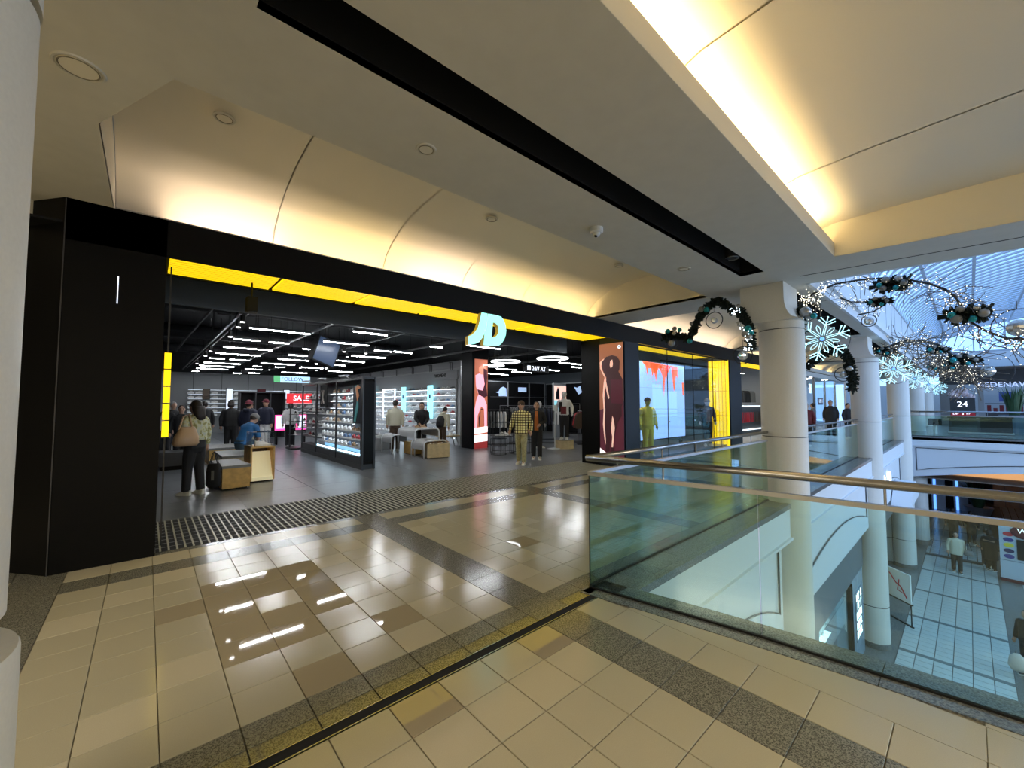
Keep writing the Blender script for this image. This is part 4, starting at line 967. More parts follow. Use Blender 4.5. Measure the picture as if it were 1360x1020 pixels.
# concourse beyond the middle column
person('person in dark red coat half hidden behind the middle column', (18.6, 4.1, 0), 1.62, PI, 'dark_red_cloth', 'trouser_black', hair='hair_grey', vox=.03)
person('man in long black coat on the concourse beyond the middle column', (24.0, 4.35, 0), 1.76, PI+.1, 'coat_black', 'trouser_black', vox=.03, wide=1.25, long=.35)
person('person in black jacket beside the second column on the far concourse', (24.2, 3.75, 0), 1.62, PI+.9, 'coat_black', 'trouser_black', vox=.03, wide=1.2)
person('shopper in grey coat looking into the bright shop beyond the column', (24.8, 5.2, 0), 1.62, PI*.5, 'grey_cloth', 'denim', vox=.03, facefeat=False)
# lower level
person('woman in cream coat with grey bag walking on the lower level', (25.7, .58, FZ), 1.68, PI+.1, 'cream_cloth', 'trouser_black', shoes='shoe_black', vox=.024, stride=.04, wide=1.2, long=.44, hairstyle='mid')
bg = thing('handbag', 'dark grey handbag carried by the woman in cream coat on the lower level', 'bag', (25.65, .22, FZ+.78)); m = B(); torso_rings(m, [(0, 0, .13, .07), (0, .05, .16, .09), (0, .22, .12, .06)]); m.build('bag_body', 'grey_cloth', bg, smooth=True); B().tube([(0, -.08, .2), (0, -.02, .5), (0, .08, .62), (0, .1, .2)], .012, 5).build('strap', 'coat_black', bg)
person('tall walker in black seen beyond the woman in cream coat on the lower level', (31.0, .75, FZ), 1.75, 0, 'coat_black', 'trouser_black', shoes='shoe_black', vox=.028, stride=.05, facefeat=False)
person('second walker in black on the right of the tall one on the lower level', (31.3, .15, FZ), 1.65, 0, 'coat_black', 'trouser_black', shoes='shoe_black', vox=.028, stride=.04, facefeat=False)
person('person in long black coat seen from behind beside the white kiosk', (27.0, -.38, FZ), 1.72, -.4, 'coat_black', 'trouser_black', shoes='shoe_black', vox=.024, wide=1.35, long=.28, facefeat=False, hairstyle='mid')
person('person in grey vest standing between the black coat and the kiosk', (27.6, -.28, FZ), 1.64, -.2, 'grey_cloth', 'trouser_black', shoes='shoe_black', vox=.028, facefeat=False)
person('person in black cut off at the right edge of the lower level', (17.35, -.82, FZ), 1.7, 2.4, 'coat_black', 'trouser_black', shoes='shoe_black', vox=.024, wide=1.1, facefeat=False)
bg = thing('carrier_bag', 'pale grey carrier bag at the right edge of the lower level', 'bag', (17.0, -.60, FZ+.22)); m = B(); torso_rings(m, [(0, 0, .12, .1), (0, .1, .17, .13), (0, .32, .14, .08), (0, .42, .05, .03)]); m.build('bag_body', 'grey_bag', bg, smooth=True) if 'grey_bag' in MATS else m.build('bag_body', 'pale_goods', bg, smooth=True); B().tube([(0, -.04, .4), (0, 0, .55), (0, .04, .4)], .01, 5).build('handle', 'grey_cloth', bg)
# mannequins
def plinth(x, y, r, hh, label, m_='wood_pale'):
    t = thing('round_plinth', label, 'plinth', (x, y, 0)); rev([(r, 0.0), (r, hh-.03)], 28).build('drum', m_, t); rev([(r+.005, hh-.03), (r+.005, hh)], 28).build('top_disc', 'grey_top', t)
plinth(11.25, 9.75, .33, .32, 'round pale wooden plinth under the white mannequin')
person('white mannequin in cap, white graphic shirt and black trousers on a round plinth', (11.25, 9.75, .32), 1.72, TOCAM(11, 9.7)-.2, 'white_cloth', 'trouser_black', hair=None, skin='mannequin_white', cap=('cap', 'white_cloth'), vox=.022, name='mannequin', cat='mannequin', facefeat=False, armL=((-.03, .16, .67), (.04, .17, .55)), armR=((-.03, -.16, .67), (.04, -.17, .55)))
mdk = thing('black_vest', 'black vest with dark print worn by the white mannequin', 'vest', (11.25, 9.75, 0), rz=TOCAM(11, 9.7)-.2); B().box(.13, .142, -.16, -.05, 1.0+.3, 1.0+.66).build('strap_panel', 'coat_black', mdk); B().box(.13, .142, -.10, .10, 1.0+.22, 1.0+.5).build('print_panel', 'dark_red_cloth', mdk)

person('mannequin in black coat with white sleeve stripe beside the window pier', (10.6, 10.4, .0), 1.7, TOCAM(10.6, 10.4)+.9, 'coat_black', 'trouser_black', hair=None, skin='mannequin_white', vox=.024, name='mannequin', cat='mannequin', facefeat=False, wide=1.25)
person('yellow mannequin in yellow jacket and trousers with black cap in the window', (10.72, 6.16, .12), 1.66, TOCAM(10.7, 6.1)+.5, 'yellow_cloth', 'yellow_cloth', hair=None, skin='yellow_skin', shoes='sneaker_yellow' if 'sneaker_yellow' in MATS else 'sneaker_white', cap=('cap', 'coat_black'), vox=.018, name='mannequin', cat='mannequin', facefeat=False, wide=1.1)
person('mannequin in grey hooded jacket at the right of the display window', (14.72, 6.16, .12), 1.66, TOCAM(14.7, 6.1)+.3, 'charcoal', 'trouser_black', hair=None, skin='mannequin_white', cap=('beanie', 'grey_cloth'), vox=.022, name='mannequin', cat='mannequin', facefeat=False, inner='grey_cloth')
# ------------------------------------------------------------------ store ceiling lights
def bar_light(i, p, q, label):
    c = (p+q)/2; d = q-p; L = d.length
    t = thing('bar_light', label, 'light', c, rz=math.atan2(d.y, d.x), group='linear lights under the black store ceiling')
    B().box(-L/2, L/2, -.028, .028, -.0, .055).build('housing', 'dark_metal', t); B().box(-L/2+.01, L/2-.01, -.014, .014, -.014, .0).build('diffuser', 'tube_light', t)
    for s_ in (-1, 1): B().tube([(s_*L*.4, 0, .05), (s_*L*.4, 0, 1.075)], .004, 4).build('hanger', 'black', t)
def crop_pts(L, ox, oy, s_): return [(ox+a/s_, oy+b_/s_, ox+c/s_, oy+d/s_) for a, b_, c, d in L]
segs = crop_pts([(555,490,905,525),(470,550,620,565),(665,570,785,578),(410,597,690,617),(368,632,620,648),(330,660,418,666),(445,668,560,675),(300,685,510,695),(275,702,472,712),(258,718,437,726),(235,733,272,735),(1140,510,1340,530),(975,565,1232,590),(860,607,960,617),(775,643,975,655),(1050,672,1203,686),(1130,648,1318,660),(1280,617,1350,625),(720,665,893,677),(623,688,815,700),(930,692,970,696),(990,697,1100,703),(855,712,972,720),(985,718,1018,720),(580,706,625,710),(705,711,755,715),(535,722,630,727),(740,740,883,747),(465,745,515,748),(540,741,605,750)], 200, 320, 4.25)
segs += crop_pts([(0,25,100,42),(135,35,260,52),(0,78,60,88),(400,0,500,8)], 500, 460, 5.667)
segs += crop_pts([(630,210,768,226),(713,240,785,248),(200,252,338,262),(312,272,432,282),(150,285,268,295),(545,260,620,268),(0,215,40,222),(0,255,40,262),(0,290,40,298)], 620, 440, 5.1)
for i, (a, b_, c, d) in enumerate(segs):
    p, q = atz(a, b_, 3.13), atz(c, d, 3.13); y = (p.y+q.y)/2; p.y = q.y = y
    if y > 27 or q.x > 17.3: continue
    bar_light(i, p, q, 'white linear light hanging from the black store ceiling')
for x0, y0 in ((6.2, 8.7), (6.3, 20), (12.6, 18), (12.5, 21), (10, 17), (19.5, 7.6), (21.5, 7.6), (20, 9.5), (22.5, 9.5)):
    bar_light(0, Vector((x0, y0, 3.13)), Vector((x0+1.15, y0, 3.13)), 'white linear light hanging from the black store ceiling')
for (cx_, cy_, z_, r_, lab) in ((671.6, 479.8, 2.98, .46, 'glowing ring light left of the hanging ticker text'), (734, 475.7, 3.0, .47, 'glowing ring light above the hanging ticker text'), (655, 485.5, 3.0, .4, 'small glowing ring light just right of the pink poster column')):
    p = atz(cx_, cy_, z_)
    if lab.startswith('small'): p = atz(cx_, cy_, z_)
    t = thing('ring_light', lab, 'light', p)

    B().tube([(r_*math.cos(2*PI*i/28), r_*math.sin(2*PI*i/28), -.01) for i in range(28)], .02, 6, closed=True).build('ring', 'ring_glow', t)
    for a in (0, 2.1, 4.2): B().tube([(r_*math.cos(a), r_*math.sin(a), 0), (0, 0, 1.21)], .005, 4).build('cord', 'dark_metal', t)
# tracks, conduits and ducts
for x_, z_, y0 in ((1.32, 3.35, 9.0), (3.0, 3.35, 9.0), (4.75, 3.35, 8.6), (6.5, 3.35, 9), (8.3, 3.4, 9), (10.4, 3.4, 9), (12.5, 3.4, 9)):
    t = thing('lighting_track', 'black lighting track running back under the store ceiling', 'track', (x_, 17, z_), group='black tracks under the store ceiling'); t['label'] = '%s black lighting track from the left running back under the store ceiling' % ['first', 'second', 'third', 'fourth', 'fifth', 'sixth', 'seventh'][int(round((x_-1.3)/1.85))]
    B().box(-.02, .02, y0-17, 9.8, 0, .04).build('rail', 'dark_metal', t)
    B().tube([(.18, y0-17, .1), (.18, 9.8, .1)], .02, 6).build('conduit', 'charcoal', t)
    for i in range(5): B().tube([(0, -7+i*4, .04), (0, -7+i*4, .84)], .008, 4).build('hanger', 'dark_metal', t)
for i, (x_, y_) in enumerate(atz(200+a/4.25, 320+b_/4.25, 3.2).xy for a, b_ in ((520,457),(495,487),(450,540),(338,622),(310,648),(262,692),(190,741),(430,752),(640,762),(1092,625),(1110,655),(1216,635),(1270,620),(935,732),(845,718),(670,728))):
    if y_ > 26: continue
    t = thing('spotlight', 'small white track spotlight under the black store ceiling', 'light', (x_, y_, 3.2), group='track spotlights in the store'); rev([(.045, 0), (.05, .14)], 10).build('can', 'dark_metal', t); rev([(.04, -.008), (.04, .002)], 10).build('lens', 'spot_light', t); B().tube([(0, 0, .13), (0, 0, 1.0)], .006, 4).build('stem', 'dark_metal', t)
for y_, r_ in ((12, .2), (17, .24), (22, .2)):
    t = thing('air_duct', 'black round air duct high under the store ceiling', 'duct', (4.2, y_, 3.97), group='black air ducts'); t['label'] = '%s round black air duct across the store ceiling' % {12: 'front', 17: 'middle', 22: 'rear'}[y_]; B().tube([(-4.1, 0, 0), (4.2, 0, 0)], r_-.02, 12).build('duct', 'charcoal', t, smooth=True)
    for i in range(4): B().tube([(-3+i*2, -r_-.01, 0), (-7+i*2, 0, -r_-.01), (-7+i*2, r_+.01, 0)], .012, 4).build('band', 'dark_metal', t)
p = atz(224+0, 410, 3.2)
t = thing('conduit_run', 'thin grey conduit sloping down at the left of the store ceiling', 'conduit', (.7, 9, 3.3)); B().tube([(.45, -.6, .5), (.1, 6, .2), (.0, 9, .1)], .03, 6).build('pipe', 'charcoal', t)
t = thing('hanging_screen', 'black box monitor with a blue picture hanging tilted from the ceiling', 'screen', atz(434, 467, 2.95), rz=.25)
mat('blue_screen', (.01, .02, .05), .3, emit=.1, ecol=(.15, .3, .6)); B().box(-.33, .33, -.0, .2, -.35, .35).build('case', 'black_soft', t, rot=(.0, .32, 0)); B().box(-.29, .29, -.012, .0, -.31, .31).build('picture', 'blue_screen', t, rot=(0, .32, 0)); B().tube([(0, .1, .3), (0, .1, 1.1)], .015, 5).build('stem', 'black', t)
for (xx, yy2, w2, lab) in ((334, 405, .12, 'first dark rectangular ceiling speaker behind the entrance soffit'), (534, 464, .25, 'dark spotlight box left of the shoe display under the store ceiling')):
    p = atz(xx if xx < 400 else 325, yy2 if xx < 400 else 494, 3.0); t = thing('ceiling_speaker', lab, 'speaker', p); B().cbox(0, 0, 0, w2, .2, .2).build('box', 'black_soft', t); B().tube([(0, 0, .1), (0, 0, 1.1)], .012, 4).build('stem', 'black', t); rev([(.07, -.115), (.07, -.1)], 12).build('cone', 'charcoal', t)
# tickers
def ticker(px0, px1, z, h_, s, m_, label, back='black_soft', Y=None):
    p, q = atz(*px0, z), atz(*px1, z); c = (p+q)/2; d = q-p
    t = thing('ticker_display', label, 'sign', c, rz=0)
    L = abs(d.x) if Y is None else Y
    B().box(-L/2, L/2, -.0, .08, -h_/2, h_/2).build('case', back, t)
    x = text('lettering', s, h_*.85, .006, m_, t, (0, -.012, 0), RX, sx=.92)
    B().tube([(-L*.3, .04, h_/2), (-L*.3, .04, 1.3)], .01, 4).tube([(L*.3, .04, h_/2), (L*.3, .04, 1.3)], .01, 4).build('hanger', 'black', t); return t
mat('ticker_bg', (.2, .5, .7), .4, emit=.7, ecol=(.55, .82, .95)); mat('ticker_green', (.05, .3, .1), .4, emit=.3, ecol=(.1, .5, .2)); mat('navy_print', (.02, .04, .2), .5)
t = ticker((373, 504), (404, 504), 2.6, .26, 'FOLLOW', 'navy_print', 'lit hanging display reading FOLLOW above the shoe displays', back='ticker_bg', Y=1.35)
B().box(-.69, -.45, -.005, .0, -.13, .13).build('green_end', 'ticker_green', t)
ticker((698, 489), (726, 491), 3.0, .26, '⊞ 24/7 AT', 'letter_white', 'hanging display reading 24/7 AT above the clothing area', Y=1.5) if False else ticker((698, 489), (726, 491), 3.0, .30, '■ 24/7 AT', 'letter_white', 'hanging display reading 24/7 AT above the clothing area', back='black', Y=1.5)
# ------------------------------------------------------------------ shoes on shelves
mat('shelf_fill', (.8, .9, 1), .4, emit=7, ecol=(.8, .9, 1)); mat('sh_white', (.88, .88, .88), .45); mat('sh_grey', (.22, .22, .23), .5); mat('sh_black', (.02, .02, .022), .5); mat('sh_tan', (.42, .27, .15), .5); mat('sh_blue', (.14, .24, .42), .5); mat('sh_red', (.42, .04, .05), .5)  # first one is an added glow for brightening shelved shoes
SH = {c: shoe_mesh('shoe', 'sh_'+c, 'sole_white') for c in ('white', 'grey', 'black', 'tan', 'blue', 'red')}
def shoe(c, loc, rz, where, group, sc=1.0):
    o = link('shoe', SH[c], None, loc, (0, 0, rz)); o.scale = (sc,)*3
    o['label'] = ('%s trainer %s' % (c, where)); o['category'] = 'shoe'; o['group'] = '%s trainers, %s' % (c, group)
    return o
rows_n = ['bottom', 'second', 'third', 'fourth', 'fifth', 'sixth', 'seventh', 'top', 'topmost']
# gondola with lit base
gt = thing('shoe_gondola', 'tall freestanding shoe display with lit base and dark end panel', 'display', (3.92, 12.4, 0))
g = gt
B().box(-.02, .32, -2.56, 2.6, 0, .12).build('plinth', 'dark_metal', g); B().box(.0, .30, -2.55, 2.6, .12, .30).build('base', 'charcoal', g)
B().box(.0, .30, -2.56, -2.52, .12, 2.2).build('end_panel', 'black_soft', g); B().box(-.02, .32, -2.58, 2.6, 2.2, 2.26).build('top_rail', 'dark_metal', g)
B().box(.02, .30, -2.592, -2.56, .2, 2.14).build('end_board', 'black', g)
for x_ in (-.02, .28): B().box(x_, x_+.04, -2.6, -2.56, 0, 2.26).build('corner_post', 'dark_metal', g)
for y_ in (-2.52, -.72, 1.02, 2.56): B().box(-.02, .02, y_-.025, y_+.025, .1, 2.2).build('upright', 'dark_metal', g)
B().box(.26, .28, -2.52, 1.02, .3, 2.2).build('back_panel', 'shop_bulkhead', g)
B().box(.02, .04, -2.50, -.76, .32, .36).build('glow_strip', 'glow_strip', g); B().box(.02, .04, -.68, 1.0, .32, .36).build('glow_strip', 'glow_strip', g)
mat('lit_blue_back', (.35, .6, .85), .4, emit=.45, ecol=(.3, .65, 1)); B().box(.24, .26, -2.5, 1.0, .32, .47).build('lit_back', 'lit_blue_back', g)
for i, y_ in enumerate((-1.6, .2, 1.8)): B().cbox(-.12, y_, 2.32, .12, .5, .03, .02).tube([(-.1, y_, 2.32), (.1, y_, 2.22)], .012, 4).build('arm_lamp', 'satin_steel', g)
colr = random.Random(11)
for k in range(8):
    z = .49+.2*k
    for bay, (ya, yb) in enumerate(((-2.5, -.74), (-.70, 1.0))):
        a_ = ya if k < 3 or bay == 1 else -1.75
        b2 = yb if not (bay == 1 and k > 4) else .1
        B().box(.02, .27, a_, b2, z-.02, z-.008).build('shelf', 'shop_wall', g)
        if k > 0: B().box(.10, .13, a_, b2, z-.026, z-.0205).build('shelf_fill_strip', 'shelf_fill', g)  # glowing strip added only to light the shoes beneath
        y = a_+.15
        while y < b2-.08:
            pal = ['white', 'blue', 'white'] if k < 3 else (['white', 'white', 'blue'] if bay == 0 else ['tan', 'grey', 'white'])
            if k < 3 and bay == 0 and y < -1.7: pal = ['red', 'tan', 'grey']
            if k >= 6 and bay == 0: pal = ['red', 'white']
            shoe(colr.choice(pal), (4.04, 12.4+y, z-.008), -PI/2, 'on the %s shelf of the %s bay of the lit shoe display' % (rows_n[k], 'near' if bay == 0 else 'middle'), 'shoe display %d%d' % (k, bay), 1.08); y += .30
pm = thing('running_poster', 'dark poster with orange and teal stripes at the near end of the shoe display', 'poster', (3.98, 10.27, 1.1))
B().box(-.01, .01, -.33, .33, 0, .98).build('sheet', 'navy_wall', pm)
mat('teal_print', (.10, .42, .45), .5); mat('orange_print', (.75, .30, .12), .5)
B().prism_x([(.0, .98), (.22, .95), (.05, .6), (.25, .05), (.12, .02), (-.02, .45), (.1, .1), (-.05, .4)], -.018, -.01).build('teal_stripe', 'teal_print', pm); B().prism_x([(-.2, .9), (0, .98), (.15, .9), (.02, .55), (-.1, .7), (.0, .85)], -.024, -.018).build('orange_stripe', 'orange_print', pm)
pm = thing('figure_poster', 'dark poster with small pale running figure in the middle bay', 'poster', (3.98, 13.0, 1.5)); B().box(-.01, .01, -.35, .3, 0, .65).build('sheet', 'black_soft', pm); B().tube([(-.02, -.1, .1), (-.02, .0, .3), (-.02, -.08, .5)], .02, 5).tube([(-.02, .1, .1), (-.02, .0, .3), (-.02, .1, .5)], .02, 5).build('figure', 'pale_goods', pm)
# open third bay
for k in range(4):
    z = .55+.4*k
    B().box(.0, .5, 1.06, 2.55, z-.02, z).build('shelf', 'dark_metal', g)
    for i in range(4): shoe(['white', 'grey', 'black', 'red'][(i+k) % 4], (4.1, 12.4+1.25+i*.34, z), -PI/2, 'on the %s shelf of the open far bay of the lit shoe display' % rows_n[k], 'open bay %d' % k)
# free rack with SALE sign
rk = thing('shoe_rack', 'open dark metal shoe rack with a red sale sign on top', 'rack', (4.1, 16.0, 0))
B().box(-.35, .5, -.35, .35, 0, .06).build('foot', 'dark_metal', rk)
for x_ in (-.3, .55): B().box(x_-.02, x_+.02, -.02, .02, .06, 2.0).build('post', 'dark_metal', rk)
for k in range(6):
    z = .5+k*.24; B().box(-.3, .6, -.2, .2, z-.015, z).build('shelf', 'dark_metal', rk)
    if k < 5:
        for i in range(3): shoe(['white', 'grey', 'white', 'black'][(i+k) % 4], (4.1-.15+i*.3, 15.95, z), -PI/2-.3, 'on the %s shelf of the open rack with the sale sign' % rows_n[k], 'sale rack %d' % k)
sg = thing('sale_sign', 'red sign with white letters on the open shoe rack', 'sign', (3.98, 15.6, 1.78)); B().box(-.1, -.06, .02, .40, -.1, -.06).box(.3, .34, .02, .40, -.1, -.06).build('bracket', 'dark_metal', sg); B().box(-.40, .40, 0, .03, -.17, .17).build('board', 'red_sign', sg); text('lettering', 'SALE', .24, .006, 'letter_white', sg, (.05, -.01, 0), RX)
pk = thing('pink_display', 'pink-lit display of white price panels on black legs', 'display', (4.3, 18.0, 0))
for i in range(3):
    B().box(-.55+i*.38, -.19+i*.38, 0, .06, .55, 1.15).build('pink_frame', 'magenta_glow', pk); B().box(-.51+i*.38, -.23+i*.38, -.01, 0, .62, 1.12).build('white_panel', 'screen_white', pk)
for x_ in (-.5, 0, .5): B().box(x_-.02, x_+.02, -.1, .2, 0, .55).build('leg', 'black', pk)
# ------------------------------------------------------------------ shoe wall on the partition
shw = thing('shoe_wall', 'grey slatted shoe wall with cyan lit panels along the partition', 'display', (8.88, 13, 0))
B().box(-.03, .0, .1, 12, .25, 2.9).build('slat_board', 'shop_wall', shw)
for k in range(9):
    z = .30+k*.235
    B().box(-.20, -.03, .1, 12, z-.015, z-.005).build('shelf', 'shop_wall', shw)
    B().box(-.12, -.09, .1, 12, z-.022, z-.0155).build('shelf_fill_strip', 'shelf_fill', shw)  # added glow under the board, brightens the row below
skip = ((1.55, 1.95, 3, 'cyan_panel'), (3.9, 4.3, 4, 'cyan_panel'), (7.2, 7.6, 5, 'cyan_panel'))
far_ = B()
for k in range(9):
    for i in range(34):
        y = 13.25+i*.34
        if any(13+a-.1 < y < 13+b_+.1 and k >= kk for a, b_, kk, _ in skip): continue
        if i < 15: shoe(['white', 'white', 'grey', 'white', 'red', 'blue'][(i*5+k*7) % 6 if colr.random() < .8 else 2], (8.76, y, .295+k*.235), PI, 'on the %s shelf, near part of the wall with cyan panels' % rows_n[min(k, 8)], 'shoe wall %d' % k, .92)
        else: far_.m = 0; far_.prism_x([(y-.12, .295+k*.235), (y+.12, .295+k*.235), (y+.12, .37+k*.235), (y-.02, .38+k*.235), (y-.12, .335+k*.235)], 8.70, 8.78)
o = far_.build('shoe_rows', 'sh_white', None); tag(o, 'dense rows of pale trainers on the far part of the shoe wall', 'shoes', kind='stuff')
for a, b_, kk, m_ in skip: B().box(-.22, -.18, a, b_, .3+kk*.235, 2.35).build('lit_panel', m_, shw); B().cbox(-.225, (a+b_)/2, 1.9, .006, .12, .16).build('dark_mark', 'navy_print', shw)
for (a, b_, z0, z1) in ((4.9, 6.2, .9, 2.3), (8.6, 10.4, .5, 2.3)):
    m = B()
    for q in ((a, a+.06, z0, z1), (b_-.06, b_, z0, z1), (a, b_, z1-.06, z1), (a, b_, z0, z0+.05)): m.box(-.24, -.2, *q)
    m.build('lit_frame', 'white_panel', shw)
sg = thing('wall_sign', 'grey fascia sign with black lettering at the near end of the shoe wall', 'sign', (8.85, 13.85, 2.72)); B().box(-.03, .01, -.85, .85, -.17, .17).build('board', 'shop_wall', sg); text('lettering', 'WOMENS', .2, .006, 'black', sg, (-.04, .35, 0), RM)
# back wall displays
bw = thing('shoe_wall', 'shoe shelves along the far back wall of the store', 'display', (5, 27.4, 0))
for k in range(6):
    B().box(-3.4, 3.4, -.25, 0, .9+k*.24, .915+k*.24).build('shelf', 'charcoal', bw)
    B().box(-3.4, 3.4, -.22, -.19, 1.128+k*.24, 1.138+k*.24).build('shelf_fill_strip', 'shelf_fill_dim', bw)  # weaker added glow so the far shoe rows show
far_ = B()
for k in range(6):
    for i in range(20):
        if i not in (4, 9, 15): far_.prism_y([(1.7+i*.34-.14, .92+k*.24), (1.7+i*.34+.14, .92+k*.24), (1.7+i*.34+.14, 1.03+k*.24), (1.7+i*.34, 1.05+k*.24), (1.7+i*.34-.14, .98+k*.24)], 27.15, 27.3)
o = far_.build('shoe_rows', 'sh_white', None); tag(o, 'rows of pale trainers on the shelves of the far back wall', 'shoes', kind='stuff')
for p_, c, lab in (((301, 516, 308, 543), 'screen_white', 'bright white and blue lit poster on the far back wall'), ((270, 517, 278, 530), 'brown_soffit', 'dark brown poster on the far back wall'), ((342, 517, 352, 527), 'dark_red_cloth', 'muted red poster on the far back wall'), ((377, 518, 384, 530), 'screen_white', 'small pale poster on the far back wall near the ticker')):
    a = aty(p_[0], p_[1], 27.1); b_ = aty(p_[2], p_[3], 27.1); t = thing('wall_poster', lab, 'poster', (a.x, 27.05, b_.z)); B().box(0, b_.x-a.x, 0, .04, 0, a.z-b_.z).build('sheet', c, t); B().box(-.03, b_.x-a.x+.03, .04, .06, -.03, a.z-b_.z+.03).build('frame', 'charcoal', t)
# dark partition cubes in front of the back wall
t = thing('shelving_unit', 'dark open shelving unit in front of the far back wall', 'shelf', (4.3, 22, 0))
for i in range(4): B().box(-1.2+i*.6, -1.16+i*.6, -.25, .25, 0, 2.1).build('divider', 'charcoal', t)
B().box(-1.2, .64, -.25, .25, 2.1, 2.14).build('top_board', 'charcoal', t); B().box(-1.2, .64, .2, .25, 0, 2.1).build('back', 'black_soft', t)
# ------------------------------------------------------------------ wooden display boxes and benches
t = thing('display_box', 'wooden box with a grey top beside the woman in print jacket', 'box', (1.25, 9.72, 0), rz=.08)
B().box(-.22, .22, -.55, .55, .03, .40).build('box', 'wood', t); B().box(-.23, .23, -.56, .56, .40, .45).build('top', 'grey_top', t); B().box(-.19, .19, -.5, .5, 0, .03).build('plinth', 'black_soft', t)
t = thing('display_cube', 'open wooden cube with a sloping cream panel and orange interior', 'display', (1.80, 9.98, 0), rz=.05)
B().box(-.22, -.19, -.28, .28, .03, .72).build('side', 'wood', t); B().box(.19, .22, -.28, .28, .03, .72).build('side', 'wood', t); B().box(-.22, .22, -.28, .28, .69, .72).build('top', 'wood', t); B().box(-.19, .19, .2, .24, .03, .69).build('back', 'brown_cloth', t)
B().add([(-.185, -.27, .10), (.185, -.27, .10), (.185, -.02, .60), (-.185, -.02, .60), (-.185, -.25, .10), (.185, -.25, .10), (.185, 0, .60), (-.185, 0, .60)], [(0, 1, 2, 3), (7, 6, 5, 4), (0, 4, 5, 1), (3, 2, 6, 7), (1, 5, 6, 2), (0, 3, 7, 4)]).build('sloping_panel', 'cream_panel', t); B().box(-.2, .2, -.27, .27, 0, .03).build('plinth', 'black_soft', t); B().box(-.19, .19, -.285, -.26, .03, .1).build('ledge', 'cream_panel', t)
t = thing('acrylic_riser', 'clear acrylic riser standing on the open wooden cube', 'riser', (1.80, 10.0, .722), rz=.05)
for q in ((-.2, -.19, -.25, .2, 0, .3), (.19, .2, -.25, .2, 0, .3), (-.19, .19, -.25, .2, .28, .29)): B().box(*q).build('sheet', 'acrylic', t)
shoe('white', (1.83, 9.86, .722), .2, 'standing on the open wooden cube by the entrance', 'cube', 1.2)
t = thing('bench', 'wooden bench with grey top under the man in blue shirt', 'bench', (1.62, 11.75, 0)); B().box(-.33, .33, -.7, .7, .0, .38).build('box', 'wood_pale', t); B().box(-.34, .34, -.71, .71, .38, .43).build('seat', 'grey_top', t)
t = thing('bench', 'wooden bench farther back behind the seated man', 'bench', (1.75, 13.8, 0)); B().box(-.5, .5, -.6, .6, .0, .38).build('box', 'wood', t); B().box(-.51, .51, -.61, .61, .38, .43).build('seat', 'grey_top', t)
t = thing('low_table', 'dark blue low table at the left edge inside the store', 'table', (.55, 13.2, 0)); B().box(-.3, .3, -.4, .4, .1, .42).build('box', 'charcoal', t); B().box(-.27, .27, -.35, .35, 0, .1).build('plinth', 'black', t)
# nesting tables and shoe plinths
def nest(label, x, y, w_, dep, hz_):
    t = thing('nesting_table', label, 'table', (x, y, 0)); r = .12
    for y_ in (-dep/2, dep/2):
        pts = [(-w_/2, y_, 0), (-w_/2, y_, hz_-r)]+[(-w_/2+r-r*math.cos(a), y_, hz_-r+r*math.sin(a)) for a in (.5, 1.05, PI/2)]+[(w_/2-r+r*math.sin(a), y_, hz_-r+r*math.cos(a)) for a in (0, .5, 1.05, PI/2)]+[(w_/2, y_, 0)]
        B().tube(pts, .022, 8).build('hoop_frame', 'bulkhead_white', t, smooth=True)
    m = B(); prof = [(-w_/2, hz_-.25), (-w_/2, hz_-r)]+[(-w_/2+r-r*math.cos(a), hz_-r+r*math.sin(a)) for a in (.5, 1.05, PI/2)]+[(w_/2-r+r*math.sin(a), hz_-r+r*math.cos(a)) for a in (0, .5, 1.05, PI/2)]+[(w_/2, hz_-.25)]
    n = len(prof); m.add([(x_, -dep/2, z) for x_, z in prof]+[(x_, dep/2, z) for x_, z in prof], [(i, i+1, i+n+1, i+n) for i in range(n-1)]); o = m.build('curved_top', 'shop_wall_light', t); o.modifiers.new('s', 'SOLIDIFY').thickness = .012
    return t
nest('taller white hoop table of the nesting set by the shoe wall', 6.50, 11.75, .85, 1.1, .82)
nest('lower white hoop table in front of the nesting set', 6.42, 10.95, .78, .75, .50)
nest('small grey hoop table at the back left of the nesting set', 6.05, 12.55, .5, .7, .60)
t = thing('display_box', 'pale wooden box holding tan shoes beside the white hoop tables', 'box', (6.52, 10.72, 0), rz=-.28); B().box(-.33, .33, -.3, .45, .02, .40).build('box', 'wood_pale', t); B().box(-.3, .3, -.27, .4, 0, .02).build('plinth', 'black_soft', t); B().box(-.335, .335, -.305, .455, .40, .41).build('top', 'wood_pale', t)
t = thing('display_box', 'dark wooden box under the taller hoop table', 'box', (6.45, 11.85, 0)); B().box(-.25, .25, -.3, .3, .02, .4).build('box', 'wood', t); B().box(-.22, .22, -.27, .27, 0, .02).build('plinth', 'black_soft', t)
for i in range(5): shoe('tan', (6.28+.13*i, 10.7-.03*i+(.1 if i % 2 else 0), .41), -PI/2+.3*(i % 3-1), 'in the cluster on the pale wooden box by the hoop tables', 'tan cluster', .95)
for i in range(2): shoe('tan', (6.4+.2*i, 11.6, .825), -1.2, 'on the taller white hoop table', 'hoop table', .95)
t = thing('round_plinth', 'low grey round plinth left of the man in beige jacket', 'plinth', (6.0, 14.3, 0)); rev([(.75, 0), (.75, .40), (.72, .43)], 36).build('drum', 'shop_wall', t); rev([(.6, .43), (.6, .45)], 30).build('top_disc', 'shop_wall_light', t)
for i in range(4): shoe('white' if i % 2 else 'grey', (5.7+.2*i, 13.9+.1*i, .45), -.6+i*.4, 'on the low grey round plinth', 'plinth', .95)
